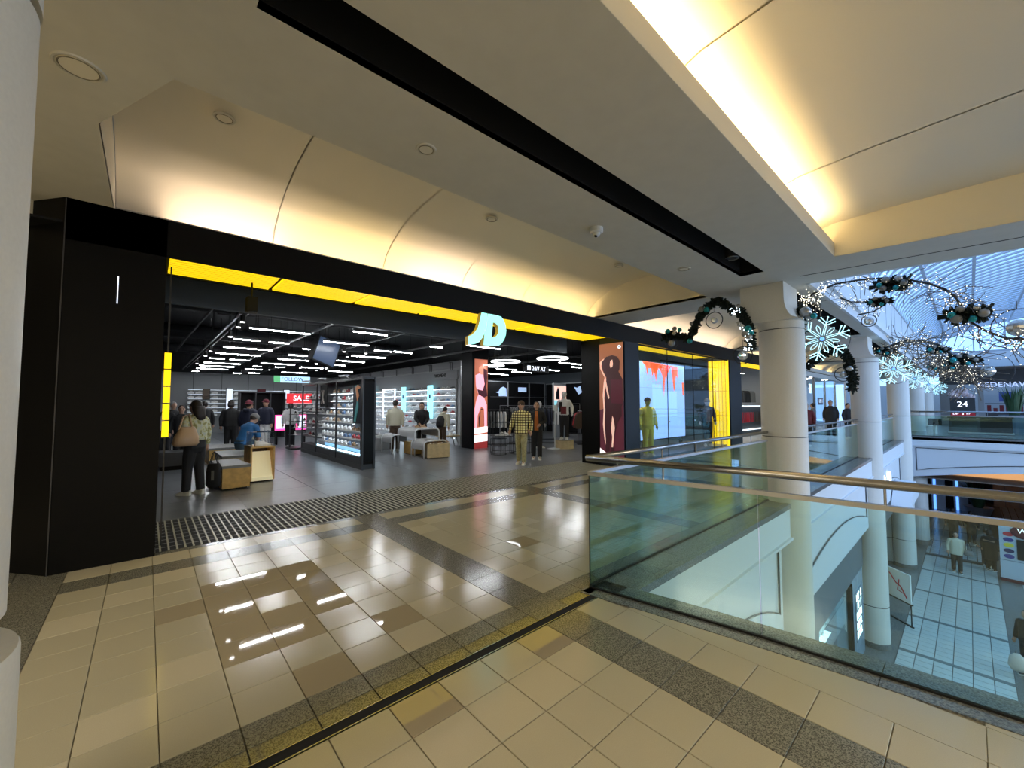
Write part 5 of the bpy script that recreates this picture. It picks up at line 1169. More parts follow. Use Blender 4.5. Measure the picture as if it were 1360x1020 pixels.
t = thing('mirror_bench', 'low pale trestle bench with slanted legs at the near end of the shoe wall', 'bench', (8.35, 12.9, 0)); B().cbox(0, 0, .40, .9, .35, .04, .05).build('top', 'wood_pale', t)
for sx in (-1, 1):
    for sy in (-1, 1): B().tube([(sx*.25, sy*.12, .38), (sx*.4, sy*.15, 0)], .018, 6).build('leg', 'shop_wall_light', t)
for i in range(2): shoe('white', (8.15+.35*i, 12.9, .42), -1.5, 'on the low trestle bench by the shoe wall', 'trestle', .95)
# wire tables
def wire(label, x, y, r, hz_, tiers=(0.02, 1.0)):
    t = thing('wire_table', label, 'table', (x, y, 0)); n = 8
    for z in (0.01, hz_*.55, hz_): B().tube([(r*math.cos(2*PI*i/n+.2), r*math.sin(2*PI*i/n+.2), z) for i in range(n)], .009, 5, closed=True).build('hoop', 'dark_metal', t)
    for i in range(n): B().tube([(r*math.cos(2*PI*i/n+.2), r*math.sin(2*PI*i/n+.2), 0), (r*math.cos(2*PI*i/n+.2), r*math.sin(2*PI*i/n+.2), hz_)], .007, 5).build('leg', 'dark_metal', t)
    rev([(r, hz_*.55), (r, hz_*.55+.012)], n).build('tier', 'dark_metal', t); rev([(r, hz_-.01), (r, hz_+.005)], n).build('top', 'acrylic', t)
wire('tall dark wire table beside the pink poster column', 8.85, 10.35, .42, .98)
wire('lower dark wire table behind the man in plaid', 9.05, 9.72, .36, .62)
wire('small dark wire stool in front of the tall wire table', 8.35, 9.95, .26, .5)
shoe('grey', (8.75, 10.2, .555), -1, 'inside the tall wire table', 'wire table'); shoe('white', (9.0, 10.4, .555), -1, 'inside the tall wire table', 'wire table')
t = thing('sign_stand', 'slim white sign stand with a flat base beside the mannequin plinth', 'stand', (10.85, 9.85, 0)); B().tube([(0, 0, .01), (0, 0, 1.35)], .018, 8).build('pole', 'bulkhead_white', t); B().cbox(0, 0, .01, .5, .35, .02, .03).build('base', 'bulkhead_white', t); B().box(-.1, .1, -.01, .01, 1.35, 1.55).build('card', 'bulkhead_white', t)
# ------------------------------------------------------------------ store sign
sg = thing('store_sign', 'large glowing cyan letters JD hanging from the black header over the entrance', 'sign', (4.5, 5.68, 2.6))
ox, oz = 4.5, 2.6
J = [(4.342,3.2),(4.466,3.2),(4.47,3.12),(4.455,3.0),(4.42,2.88),(4.36,2.76),(4.29,2.68),(4.208,2.637),(4.13,2.615),(4.059,2.597),(4.058,2.75),(4.12,2.775),(4.19,2.83),(4.255,2.91),(4.29,3.01),(4.315,3.11)]
DO = [(4.491,3.2),(4.70,3.2),(4.79,3.185),(4.85,3.13),(4.892,3.05),(4.911,2.954),(4.90,2.87),(4.866,2.79),(4.81,2.71),(4.74,2.655),(4.655,2.634),(4.386,2.629),(4.417,2.90)]
DI = [(4.594,3.06),(4.64,3.058),(4.675,3.045),(4.705,3.02),(4.725,2.99),(4.733,2.95),(4.73,2.91),(4.715,2.87),(4.695,2.84),(4.67,2.815),(4.64,2.80),(4.561,2.772),(4.576,2.92)]
def strip(outer, inner, y0, y1):
    m = B(); n = len(outer)
    m.add([(x-ox, y0, z-oz) for x, z in outer]+[(x-ox, y0, z-oz) for x, z in inner]+[(x-ox, y1, z-oz) for x, z in outer]+[(x-ox, y1, z-oz) for x, z in inner],
          [(i, (i+1) % n, (i+1) % n+n, i+n) for i in range(n)]+[(i+2*n, i+3*n, (i+1) % n+3*n, (i+1) % n+2*n) for i in range(n)]+[(i, i+2*n, (i+1) % n+2*n, (i+1) % n) for i in range(n)]+[(i+n, (i+1) % n+n, (i+1) % n+3*n, i+3*n) for i in range(n)])
    return m
B().prism_y([(x-ox, z-oz) for x, z in J][::-1], -.03, -.02).build('letter_face', 'cyan_sign', sg); B().prism_y([(x-ox, z-oz) for x, z in J][::-1], -.02, .07).build('letter_body', 'gold_side', sg)
strip(DO, DI, -.03, -.02).build('letter_face', 'cyan_sign', sg); strip(DO, DI, -.02, .07).build('letter_body', 'gold_side', sg)
# ------------------------------------------------------------------ printed / LED faces
mat('led_orange', (.5, .15, .09), .4, emit=.55, ecol=(.60, .17, .09)); mat('led_pink', (.9, .5, .6), .4, emit=.85, ecol=(.95, .42, .55)); mat('led_dark', (.08, .01, .03), .4, emit=.15, ecol=(.2, .03, .06))
mat('led_white', (.9, .85, .85), .4, emit=1.0, ecol=(1, .86, .86)); mat('led_red', (.3, .03, .03), .4, emit=.4, ecol=(.4, .04, .04)); mat('led_skin', (.8, .3, .2), .4, emit=.7, ecol=(.9, .3, .2))
mat('lb_brown', (.30, .11, .06), .4, emit=.45, ecol=(.36, .13, .075)); mat('lb_plum', (.10, .02, .035), .4, emit=.35, ecol=(.13, .028, .05)); mat('lb_dark', (.045, .012, .018), .4, emit=.3, ecol=(.06, .016, .024)); mat('lb_pale', (.8, .5, .42), .4, emit=.6, ecol=(.85, .52, .44))
mat('vw_blue', (.3, .5, .9), .4, emit=.95, ecol=(.27, .46, .92)); mat('vw_orange', (.9, .15, .05), .4, emit=.95, ecol=(.95, .13, .035))
def decal_y(par, m_, pts, w_, h_, layer, name):   # facing -Y, u left to right
    P = [(u*w_, v*h_) for u, v in pts]; a = sum(P[i][0]*P[(i+1) % len(P)][1]-P[(i+1) % len(P)][0]*P[i][1] for i in range(len(P)))
    if a < 0: P = P[::-1]
    return B().prism_y(P, -.004*layer-.003, -.004*layer).build(name, m_, par)
def decal_x(par, m_, pts, w_, h_, layer, name):   # facing -X, u left to right = decreasing Y
    P = [(-u*w_, v*h_) for u, v in pts]; a = sum(P[i][0]*P[(i+1) % len(P)][1]-P[(i+1) % len(P)][0]*P[i][1] for i in range(len(P)))
    if a < 0: P = P[::-1]
    return B().prism_x(P, -.004*layer-.003, -.004*layer).build(name, m_, par)
def cp(L, x0, x1, y0, y1): return [((x-x0)/(x1-x0), 1-(y-y0)/(y1-y0)) for x, y in L]
t = thing('led_column', 'black square pillar with a tall LED picture of a figure in pink', 'pillar', (8.69, 11.72, 0))
B().box(-.10, .62, .0, .65, 0, 4.2).build('pillar', 'black', t)
L = lambda pts: cp(pts, 742, 838, 90, 770)
W_, Hh = .585, 3.2
decal_y(t, 'led_orange', [(0, 0), (1, 0), (1, 1), (0, 1)], W_, Hh, 0, 'lit_face')
decal_y(t, 'led_pink', L([(748,215),(775,200),(812,210),(826,260),(822,330),(812,385),(832,440),(834,600),(815,610),(812,470),(790,450),(765,520),(762,610),(744,615),(743,470),(755,400),(770,360),(752,300)]), W_, Hh, 1, 'figure')
decal_y(t, 'led_skin', L([(775,150),(800,138),(822,150),(826,185),(810,208),(785,206),(772,180)]), W_, Hh, 2, 'head'); decal_y(t, 'led_dark', L([(806,158),(832,170),(834,230),(828,300),(836,370),(812,385),(770,360),(760,320),(800,330),(815,280),(806,220)]), W_, Hh, 3, 'dark_hair')
decal_y(t, 'led_dark', L([(790,470),(800,470),(808,520),(808,600),(775,605),(772,540)]), W_, Hh, 2, 'shadow'); decal_y(t, 'led_orange', L([(786,480),(804,480),(806,600),(778,604)]), W_, Hh, 3, 'gap')
decal_y(t, 'led_white', L([(742,615),(838,605),(838,650),(742,662)]), W_, Hh, 2, 'pale_block'); decal_y(t, 'led_white', L([(742,668),(838,664),(838,718),(742,724)]), W_, Hh, 2, 'pale_block'); decal_y(t, 'led_red', L([(742,724),(838,718),(838,770),(742,770)]), W_, Hh, 1, 'red_base')
t = thing('lightbox_poster', 'tall brown backlit poster of a standing man with one arm raised, right of entrance', 'poster', (8.915, 6.49, .18))
L = lambda pts: cp(pts, 78, 243, 150, 930); W_, Hh = .72, 2.98
decal_x(t, 'lb_plum', [(0, 0), (1, 0), (1, 1), (0, 1)], W_, Hh, 0, 'lower_ground'); decal_x(t, 'lb_brown', [(0, .42), (1, .5), (1, 1), (0, 1)], W_, Hh, 1, 'upper_ground')
decal_x(t, 'lb_pale', L([(82,275),(92,262),(112,250),(120,262),(98,280),(92,300),(98,330),(120,372),(128,400),(112,470),(118,560),(128,640),(118,700),(132,800),(140,860),(128,880),(110,800),(100,700),(106,600),(100,500),(108,420),(116,380),(96,345),(84,315)]), W_, Hh, 2, 'lit_edge')
decal_x(t, 'lb_dark', L([(100,270),(128,240),(170,232),(205,245),(222,275),(220,330),(212,345),(240,400),(240,560),(230,580),(232,640),(205,680),(190,740),(175,800),(180,880),(168,905),(150,900),(155,840),(165,740),(170,650),(158,700),(150,800),(145,880),(118,885),(120,800),(112,700),(118,600),(112,520),(122,430),(130,380),(112,350),(96,305)]), W_, Hh, 3, 'figure')
decal_x(t, 'lb_pale', L([(158,270),(172,262),(176,290),(172,312),(160,318),(154,300)]), W_, Hh, 4, 'face_light'); decal_x(t, 'lb_pale', L([(168,640),(176,660),(184,720),(176,790),(170,850),(160,850),(166,780),(158,730)]), W_, Hh, 4, 'trouser_light')
decal_x(t, 'led_dark', L([(158,395),(238,400),(238,560),(160,555)]), W_, Hh, 4, 'shirt'); decal_x(t, 'lb_pale', L([(118,420),(126,400),(150,520),(142,528)]), W_, Hh, 5, 'sleeve_light'); decal_x(t, 'led_white', L([(78,862),(120,890),(160,920),(160,930),(78,930)]), W_, Hh, 2, 'pale_ground')
t2 = thing('round_badge', 'small round white badge at the top right corner of the brown backlit poster', 'badge', (8.905, 5.86, 3.04)); B().prism_x([(.045*math.cos(a), .045*math.sin(a)) for a in [2*PI*i/18 for i in range(18)]], -.03, -.02).build('disc', 'white_panel', t2); B().prism_x([(.018*math.cos(a), .018*math.sin(a)) for a in [2*PI*i/8 for i in range(8)]], -.033, -.03).build('centre', 'navy_print', t2)
# display window: platform, video wall, glass
B().box(9.66, 15.72, 5.9, 7.2, 0, .12).build('window_platform', 'shop_tile', wf)
t = thing('video_wall', 'large pale blue video wall with orange paint drips inside the display window', 'screen', (11.1, 6.62, .48))
B().box(-.03, 2.93, .0, .08, -.03, 2.45).build('case', 'black', t)
for z0 in (-.48,): B().box(.2, .3, .0, .08, -.36, -.03).box(2.6, 2.7, 0, .08, -.36, -.03).build('stand_leg', 'black', t)
for i in range(3):
    for j in range(3): B().box(i*.967+.002, (i+1)*.967-.002, -.006, 0, j*.807+.002, (j+1)*.807-.002).build('panel', 'vw_blue', t)
L = lambda pts: cp(pts, 350, 660, 305, 830)
drips = [[(380,310),(398,312),(402,360),(396,395),(390,355)], [(415,310),(470,312),(462,370),(452,430),(440,365),(428,400),(422,350)], [(520,312),(545,314),(530,380),(520,430),(514,380)], [(566,330),(580,330),(586,470),(578,500),(570,420)], [(365,305),(500,308),(495,360),(470,340),(450,400),(430,345),(405,350),(395,330),(375,325)], [(470,308),(560,315),(535,370),(515,400),(505,540),(500,400),(490,375),(478,345)], [(560,312),(608,318),(606,400),(596,380),(588,430),(580,365),(570,400),(562,360)], [(640,430),(655,430),(655,530),(644,520)]]
for d in drips: decal_y(t, 'vw_orange', L(d), 2.9, 2.42, 2, 'paint_drip')
m = B(); rq = random.Random(5)
for i in range(230):
    u = rq.choice((rq.gauss(.25, .12), rq.gauss(.72, .12), rq.gauss(.48, .05))); v = 1-abs(rq.gauss(.18, .1))
    if 0 < u < .97 and 0 < v < .98: s_ = rq.uniform(.006, .02); m.cbox(u*2.9, -.012, v*2.42, s_, .004, s_)
m.build('paint_spatter', 'vw_orange', t, kind='stuff')
B().box(.75, .78, -.012, -.006, .5, .95).build('white_mark', 'screen_white', t)
wn = struct('window_1', B().box(9.66, 15.72, 5.79, 5.83, 0, .04).box(9.66, 15.72, 5.79, 5.83, 3.15, 3.19), 'black_soft')
for a, b_ in ((9.68, 11.25), (11.25, 12.9), (12.9, 14.4), (14.4, 15.68)): B().box(a+.004, b_-.004, 5.805, 5.815, .04, 3.15).build('glass_pane', 'shop_glass', wn)
for x_ in (11.25, 12.9, 14.4): B().box(x_-.006, x_+.006, 5.80, 5.82, .04, 3.15).build('joint', 'black_soft', wn); B().cyl(x_+.08, 5.80, 1.05, 1.10, .02, 8).build('clip', 'chrome', wn)
# ------------------------------------------------------------------ clothing area
def garment_mesh(m_, L_=.62, w_=.24):
    m = B(); m.prism_x([(-w_, .0-L_), (w_, -L_), (w_*.95, -.12), (w_*.55, 0), (-w_*.55, 0), (-w_*.95, -.12)], -.025, .025)
    m.prism_x([(w_*.95, -.12), (w_*.95, -.2), (w_*1.25, -L_*.85), (w_*1.0, -L_*.85), (w_*.6, -.2)], -.02, .02); return m.mesh('garment', m_)
GM = {c: garment_mesh(c) for c in ('coat_black', 'navy_cloth', 'grey_cloth', 'white_cloth', 'red', 'brown_cloth', 'charcoal')}
def rack(label, x, y, rz, L_, z, cols, grp, tops=True):
    t = thing('clothes_rail', label, 'rail', (x, y, 0), rz)
    B().tube([(-L_/2, 0, 0), (-L_/2, 0, z), (L_/2, 0, z), (L_/2, 0, 0)], .016, 6).build('frame', 'satin_steel', t); B().box(-L_/2, L_/2, -.2, .2, .0, .025).build('base', 'dark_metal', t)
    n = int(L_/.13); c, s_ = math.cos(rz), math.sin(rz)
    for i in range(n):
        u = -L_/2+.08+i*(L_-.16)/max(1, n-1); k = cols[i*len(cols)//n]
        o = link('garment', GM[k], None, (x+u*c, y+u*s_, z-.07), (0, 0, rz+rr.uniform(-.15, .15))); tag(o, '%s garment hanging on the %s' % (k.replace('_cloth', '').replace('coat_', '').replace('charcoal', 'charcoal'), label[:60]), 'garment', group='%s garments, %s' % (k.split('_')[0], grp))
        B().tube([(0, 0, .0), (0, 0, .05), (0, .02, .075)], .004, 4).build('hanger_hook', 'chrome', o) if False else None
rack('long rail behind the man in plaid', 10.6, 12.3, -.6, 1.5, 1.35, ['grey_cloth', 'white_cloth', 'coat_black', 'coat_black'], 'rail one')
rack('rail left of the white mannequin', 12.1, 11.6, -.75, 1.6, 1.45, ['coat_black', 'coat_black', 'navy_cloth', 'white_cloth'], 'rail two')
rack('rail behind the black mannequin', 12.9, 12.8, -.4, 1.8, 1.5, ['coat_black', 'charcoal', 'coat_black'], 'rail three')
rack('rail beneath the dome emblem panel', 14.6, 15.9, 0, 2.4, 1.5, ['coat_black', 'grey_cloth', 'coat_black', 'navy_cloth', 'white_cloth'], 'rail four')
rack('rail on the right side near the pier', 13.2, 10.6, .8, 1.4, 1.3, ['brown_cloth', 'red', 'coat_black'], 'rail five')
wu = thing('wall_unit', 'tall black clothing wall unit with pale dome emblem at the back', 'wall unit', (15.2, 16.6, 0)); B().box(-2.2, 2.2, 0, .1, 0, 2.75).build('panel', 'black_soft', wu); B().box(-2.25, 2.25, -.02, .12, 2.75, 2.8).build('top_rail', 'satin_steel', wu)
for x_ in (-2.2, -.7, .9, 2.15): B().box(x_, x_+.06, -.04, .0, 0, 2.8).build('upright', 'shop_wall', wu)
mat('emblem_blue', (.4, .55, .8), .4, emit=.6, ecol=(.45, .62, .95))
B().prism_y([(-1.3, 2.0), (-1.3, 2.15), (-1.5, 2.2), (-1.3, 2.25), (-1.2, 2.42), (-1.0, 2.5), (-.8, 2.42), (-.75, 2.0)][::-1], -.03, -.0).build('emblem', 'emblem_blue', wu); B().box(.1, .7, -.03, 0, 2.25, 2.5).build('emblem_panel', 'emblem_blue', wu)
B().tube([(-2.1, -.3, 1.95), (2.1, -.3, 1.95)], .015, 6).build('hang_rail', 'satin_steel', wu)
wu = thing('wall_unit', 'black clothing wall unit along the right-hand wall behind the mannequin', 'wall unit', (17.42, 14, 0)); B().box(-.06, .04, -2.4, 2.4, 0, 2.7).build('panel', 'black_soft', wu); B().box(-.1, .06, -2.4, 2.4, 2.7, 2.75).build('top_rail', 'satin_steel', wu); B().prism_x([(.0, 2.1), (.3, 2.5), (.1, 2.45), (-.1, 2.55), (-.2, 2.2)], -.1, -.06).build('emblem', 'emblem_blue', wu)
for x_, y_ in ((17.1, 12.6), (17.1, 14.6)): rack('wall rail %s of the right-hand wall unit' % ('front' if y_ < 13 else 'rear'), x_, y_, PI/2, 1.7, 1.6, ['coat_black', 'charcoal', 'grey_cloth', 'coat_black'], 'wall rail %d' % int(y_))
mat('poster_pink', (.8, .5, .45), .4, emit=.8, ecol=(.95, .62, .52)); mat('poster_cyan', (.2, .6, .7), .4, emit=.7, ecol=(.3, .75, .85))
a = aty(736, 512, 13.4); b_ = aty(752, 545, 13.4); t = thing('lit_poster', 'backlit pink and cyan poster of two figures left of the mannequin', 'poster', (a.x, 13.4, b_.z)); w_ = b_.x-a.x; h_ = a.z-b_.z
B().box(0, w_, 0, .12, -b_.z, h_+.12).build('case', 'shop_wall', t); decal_y(t, 'poster_pink', [(0, 0), (1, 0), (1, 1), (0, 1)], w_, h_, 0, 'picture'); decal_y(t, 'navy_wall', [(.15, .45), (.45, .45), (.42, .8), (.3, .95), (.15, .7)], w_, h_, 1, 'figure'); decal_y(t, 'led_red', [(.55, .05), (.95, .05), (.9, .5), (.75, .65), (.6, .5)], w_, h_, 1, 'figure'); decal_y(t, 'poster_cyan', [(0, 0), (.45, 0), (.4, .4), (0, .42)], w_, h_, 2, 'cyan_patch')
for (x0, y0, x1, y1, Y, lab) in ((659, 517, 668, 523, 18, 'small cyan lit sign right of the pink poster column'), (619, 504, 628, 515, 17, 'small cyan lit sign left of the pink poster column')):
    a = aty(x0, y0, Y); b_ = aty(x1, y1, Y); t = thing('lit_sign', lab, 'sign', (a.x, Y, b_.z)); B().box(0, b_.x-a.x, 0, .05, 0, a.z-b_.z).build('panel', 'cyan_panel', t); B().box(-.02, b_.x-a.x+.02, .05, .08, -.02, a.z-b_.z+.02).build('frame', 'black_soft', t); B().tube([(.02, .07, a.z-b_.z), (.02, .07, 4.19-b_.z)], .01, 4).build('hanger', 'black', t)
# garment rails seen through the second entrance
rack('upper rail of dark jackets in the second entrance', 23.2, 8.0, 0, 3.4, 2.35, ['coat_black', 'charcoal', 'coat_black', 'grey_cloth'], 'second entrance upper')
rack('lower rail with red shirts in the second entrance', 23.2, 7.6, 0, 3.4, 1.35, ['red', 'red', 'brown_cloth', 'coat_black'], 'second entrance lower')
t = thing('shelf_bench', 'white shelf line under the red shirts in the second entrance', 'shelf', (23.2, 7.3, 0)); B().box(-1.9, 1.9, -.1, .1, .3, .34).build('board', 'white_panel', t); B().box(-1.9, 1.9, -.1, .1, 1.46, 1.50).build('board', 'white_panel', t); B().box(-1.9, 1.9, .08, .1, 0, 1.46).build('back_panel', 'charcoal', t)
# bright shop beyond
bs = struct('wall_bright_shop', B().box(26.2, 46, 9.4, 9.6, 0, 4.2), 'bulkhead_white')
B().box(26.2, 46, 5.8, 5.9, 3.1, 3.6).build('fascia', 'bulkhead_white', bs); B().box(26.2, 46, 5.9, 9.4, 3.3, 3.35).build('inner_ceiling', 'bulkhead_white', bs)
for x_ in (28.2, 30.8, 33.6, 37): B().box(x_, x_+.12, 5.8, 5.9, 0, 3.1).build('mullion', 'satin_steel', bs)
for a, b_ in ((28.32, 30.8), (30.92, 33.6)): B().box(a, b_, 5.84, 5.85, .05, 3.1).build('glass_pane', 'shop_glass', bs)
for i, (x_, y_) in enumerate(((28, 6.6), (29.5, 7.5), (31.5, 6.6), (33.5, 7.2), (36, 6.8))):
    t = thing('downlight', 'bright round downlight in the ceiling of the bright shop beyond the column', 'light', (x_, y_, 3.27), group='downlights in the bright shop'); rev([(.16, 0), (.16, .03)], 12).build('lens', 'tube_light', t); rev([(.2, .01), (.2, .03)], 12).build('trim', 'bulkhead_white', t)
for i, (x_, y_) in enumerate(((29.5, 8.2), (32.5, 8.4))):
    t = thing('display_shelf', ['left', 'right'][i]+' glass shelf unit with small goods in the bright shop', 'shelf', (x_, y_, 0))
    for k in range(5): B().box(-1, 1, -.2, .2, .3+k*.45, .32+k*.45).build('board', 'satin_steel', t)
    m = B()
    for k in range(5):
        for q in range(9): m.cbox(-.9+q*.22, 0, .4+k*.45, .12, .2, rr.uniform(.1, .25))
    m.build('goods', 'sh_grey', t, kind='stuff'); B().box(-1, 1, .2, .22, 0, 2.4).build('back', 'white_cloth', t)
t = thing('red_sign', 'small dark red lettered sign in the window of the bright shop', 'sign', (31.6, 6.2, 1.75)); B().box(-.6, .6, 0, .05, -.22, .22).build('board', 'dark_red_goods', t); marks('lettering', 'letter_white', t, (0, -.0, 0), .9, .28, 1, 5)
# ------------------------------------------------------------------ ceiling fittings
def disc(px_, z, r, label, kind='speaker'):
    p = atz(*px_, z); t = thing('ceiling_'+kind, label, kind, (p.x, p.y, z))
    B().tube([(r*math.cos(2*PI*i/24), r*math.sin(2*PI*i/24), 0) for i in range(24)], .010, 6, closed=True).build('trim_ring', 'plaster', t); rev([(r*.86, -.006), (r*.86, .0)], 24).build('grille', 'vault_plaster', t); B().tube([(r*.8*math.cos(2*PI*i/24), r*.8*math.sin(2*PI*i/24), -.007) for i in range(24)], .004, 4, closed=True).build('groove', 'grout', t)
disc((105, 90), 3.6, .11, 'large round ceiling speaker near the left column')
disc((566, 198), 3.6, .07, 'small round ceiling disc between the shopfront coffer and the dark slot', 'disc')
disc((908, 357), 3.6, .09, 'round ceiling disc near the middle column', 'disc')
disc((298, 157), 4.24, .08, 'round sprinkler disc on the lit vault near its left end', 'disc')
disc((653, 291), 4.26, .08, 'round sprinkler disc in the middle of the lit vault', 'disc')
disc((822, 353), 4.26, .08, 'round sprinkler disc toward the far end of the lit vault', 'disc')
p = atz(792, 303, 3.6); t = thing('ceiling_camera', 'small white dome camera under the ceiling beside the dark slot', 'camera', p); rev([(.075, 0), (.075, -.05), (.06, -.06)][::-1], 16).build('base', 'bulkhead_white', t); B().sph((0, 0, -.06), .045, 12, 8).build('dome', 'bulkhead_white', t, smooth=True); B().sph((-.01, 0, -.085), .025, 8, 6).build('lens', 'black', t)
p = atz(972, 343, 3.75); t = thing('slot_spotlight', 'round spotlight recessed in the far end of the black ceiling slot', 'light', p); rev([(.09, 0), (.10, .2)], 18).build('can', 'charcoal', t); B().tube([(.09*math.cos(2*PI*i/18), .09*math.sin(2*PI*i/18), 0) for i in range(18)], .008, 5, closed=True).build('rim', 'satin_steel', t)
# block capital above the near column
# ------------------------------------------------------------------ festive garlands
mat('fir', (.006, .014, .010), .8); mat('wire_dark', (.02, .018, .016), .6); mat('twig', (.14, .11, .08), .7)
mat('bauble_silver', (.45, .44, .42), .25, .7); mat('bauble_teal', (.02, .28, .30), .2, .5); mat('bauble_matte', (.25, .24, .22), .5, .3); mat('bead_light', (1, 1, .9), .4, emit=2.2, ecol=(1, .92, .70)); mat('bead_cool', (.8, .9, 1), .4, emit=6, ecol=(.75, .88, 1))
mat('crystal', (.8, .85, .9), .08, .6)
def fir(path, r, n, seed=1, leaf=.07):
    q = random.Random(seed); m = B(); m.tube(path, r*.35, 6); P = [Vector(p) for p in path]
    Ls = [(b-a).length for a, b in zip(P, P[1:])]; T = sum(Ls)
    for i in range(n):
        u = q.random()*T; k = 0
        while k < len(Ls)-1 and u > Ls[k]: u -= Ls[k]; k += 1
        c = P[k].lerp(P[k+1], min(1, u/Ls[k])); d = Vector((q.gauss(0, 1), q.gauss(0, 1), q.gauss(0, 1))).normalized(); s_ = d.cross(Vector((q.random(), q.random(), .3))).normalized()*leaf*.2
        e = c+d*r*q.uniform(.7, 1.25); m.add([c-s_*1.5, c+s_*1.5, e-s_, e+s_], [(0, 1, 3, 2)])
    return m
def baubles(t, L, base):
    for (p, r, c) in L: B().sph(Vector(p)-base, r, 14, 9).build('bauble', 'bauble_'+c, t, smooth=True)
def beads(t, pts, base, m_='bead_light', r=.009):
    m = B()
    for p in pts: m.octa(Vector(p)-base, r)
    m.build('fairy_lights', m_, t, kind='stuff')
def garland(name, label, path, r, n, seed, bl=(), lights=(), cool=True, lf=.07):
    b0 = Vector(path[0]); t = thing(name, label, 'garland', b0)
    fir([Vector(p)-b0 for p in path], r, n, seed, lf).build('greenery', 'fir', t, kind='stuff'); baubles(t, bl, b0)
    if lights: beads(t, lights, b0, 'bead_cool' if cool else 'bead_light')
    return t
XA = 7.6
A = lambda x, y, X=XA: atx(860+x/8.5, 380+y/8.5, X)
pathA = [A(*p) for p in ((190,600),(200,560),(260,545),(330,560),(400,580),(470,590),(500,540),(540,460),(570,380),(620,300),(700,220),(780,170),(850,190),(900,230),(960,270),(1040,285),(1080,340),(1110,400),(1150,480),(1160,560),(1170,640),(1175,700))]
q = random.Random(2)
bl = [(A(x, y)+Vector((-.09, 0, 0)), r, c) for x, y, r, c in ((255,515,.045,'teal'),(330,488,.045,'matte'),(388,500,.04,'teal'),(325,540,.04,'silver'),(630,270,.05,'matte'),(690,275,.05,'teal'),(520,430,.035,'matte'),(1050,430,.04,'silver'),(1155,490,.06,'teal'),(1125,545,.06,'matte'),(1165,580,.06,'silver'),(1195,535,.04,'teal'),(500,625,.05,'teal'),(1045,235,.035,'matte'))]
li = [A(1080+q.uniform(-10, 140), q.uniform(470, 730))+Vector((-.13, 0, 0)) for i in range(26)]+[A(q.uniform(930, 1080), q.uniform(250, 330))+Vector((-.12, 0, 0)) for i in range(14)]
garland('garland', 'dark fir garland arching from the shopfront to the middle column', pathA, .085, 1500, 3, bl, li)
def hoop(label, c, R, ball, X=None, tilt=0, m_='crystal'):
    t = thing('hoop_ornament', label, 'ornament', c, rz=tilt)
    B().tube([(0, R*math.sin(a), R*math.cos(a)) for a in [2*PI*i/28 for i in range(28)]], .008, 5, closed=True).build('hoop', 'wire_dark', t); B().sph((0, 0, -R*.05), ball, 14, 9).build('ball', m_, t, smooth=False); B().tube([(0, 0, R), (0, 0, R+.12)], .004, 4).build('cord', 'wire_dark', t)
hoop('thin dark hoop with a crystal ball hanging under the top of the fir garland', A(752, 385), .145, .055)
hoop('dark hoop with a silver ball hanging at the left end of the fir garland', A(270, 640), .13, .065, m_='bauble_silver')
hoop('dark hoop with a crystal ball hanging beside the middle column', A(1075, 780), .15, .08)
# cluster, snowflakes and arches on the atrium side
def snowflake(label, c, R, lit=2.6):
    t = thing('snowflake_light', label, 'snowflake', c); m = B(); p_ = B()
    P = lambda r, a: (0, -r*math.sin(a), r*math.cos(a))
    for k in range(6):
        a = k*PI/3+.25
        for s_ in (-.06, .06): m.tube([P(R*.16, a+s_*4), P(R*.55, a+s_), P(R*.78, a)], R*.016, 5)
        m.tube([P(R*.6, a), P(R*1.0, a)], R*.02, 5)
        for rr0, ln, da in ((.62, .30, .34), (.74, .28, .26)):
            for s_ in (1, -1): m.tube([P(R*rr0, a), P(R*(rr0+ln*.85), a+s_*da)], R*.02, 5); m.sph(P(R*(rr0+ln*.85), a+s_*da), R*.035, 6, 4)
        m.sph(P(R, a), R*.04, 6, 4)
        b_ = a+PI/6; L_ = [P(R*.22, b_), P(R*.42, b_+.16), P(R*.58, b_+.10), P(R*.66, b_), P(R*.58, b_-.10), P(R*.42, b_-.16)]
        p_.tube(L_, R*.016, 5, closed=True)
    m.build('arms', 'neon_white', t); p_.build('petals', 'neon_white', t); c_ = B(); c_.sph((0, 0, 0), R*.09, 10, 6); c_.build('centre', 'blue_light', t)
    B().tube([P(R*1.02, 2*PI*i/30) for i in range(30)], R*.012, 4, closed=True).build('outer_hoop', 'wire_dark', t); B().tube([(0, 0, R), (0, 0, 3.58-c.z if c.y > 1.75 else 5.5-c.z)], .004, 4).build('cord', 'wire_dark', t)
    return t
mat('neon_white', (.8, 1, 1), .4, emit=1.1, ecol=(.45, .86, .98))
snaps = [(1092, 450, 8.5, 29), (1187, 490, 17.2, 19.5), (1215, 503, 25.8, 13.5), (1233, 510.5, 34.6, 11), (1245, 515, 43.5, 9.5)]
for i, (x_, y_, X, pr) in enumerate(snaps):
    c = atx(x_, y_, X); dep = c.x*math.cos(AZ)+c.y*math.sin(AZ)
    snowflake('%s lit neon snowflake hanging along the balcony columns' % ['nearest and largest', 'second', 'third', 'fourth', 'farthest and smallest'][i], c, pr*dep/542)
C6 = lambda x, y, X: atx(1060+x/9.27, 370+y/9.27, X)
XB = 8.42
pathB = [C6(*p, XB) for p in ((30,380),(20,450),(20,520),(30,600),(40,640))]
b0 = pathB[0]
bl = [(C6(x, y, XB)+Vector((-.1, 0, 0)), r, c) for x, y, r, c in ((110,420,.09,'silver'),(45,505,.06,'silver'),(210,470,.05,'teal'),(90,620,.06,'silver'),(140,460,.05,'matte'))]
q = random.Random(4)
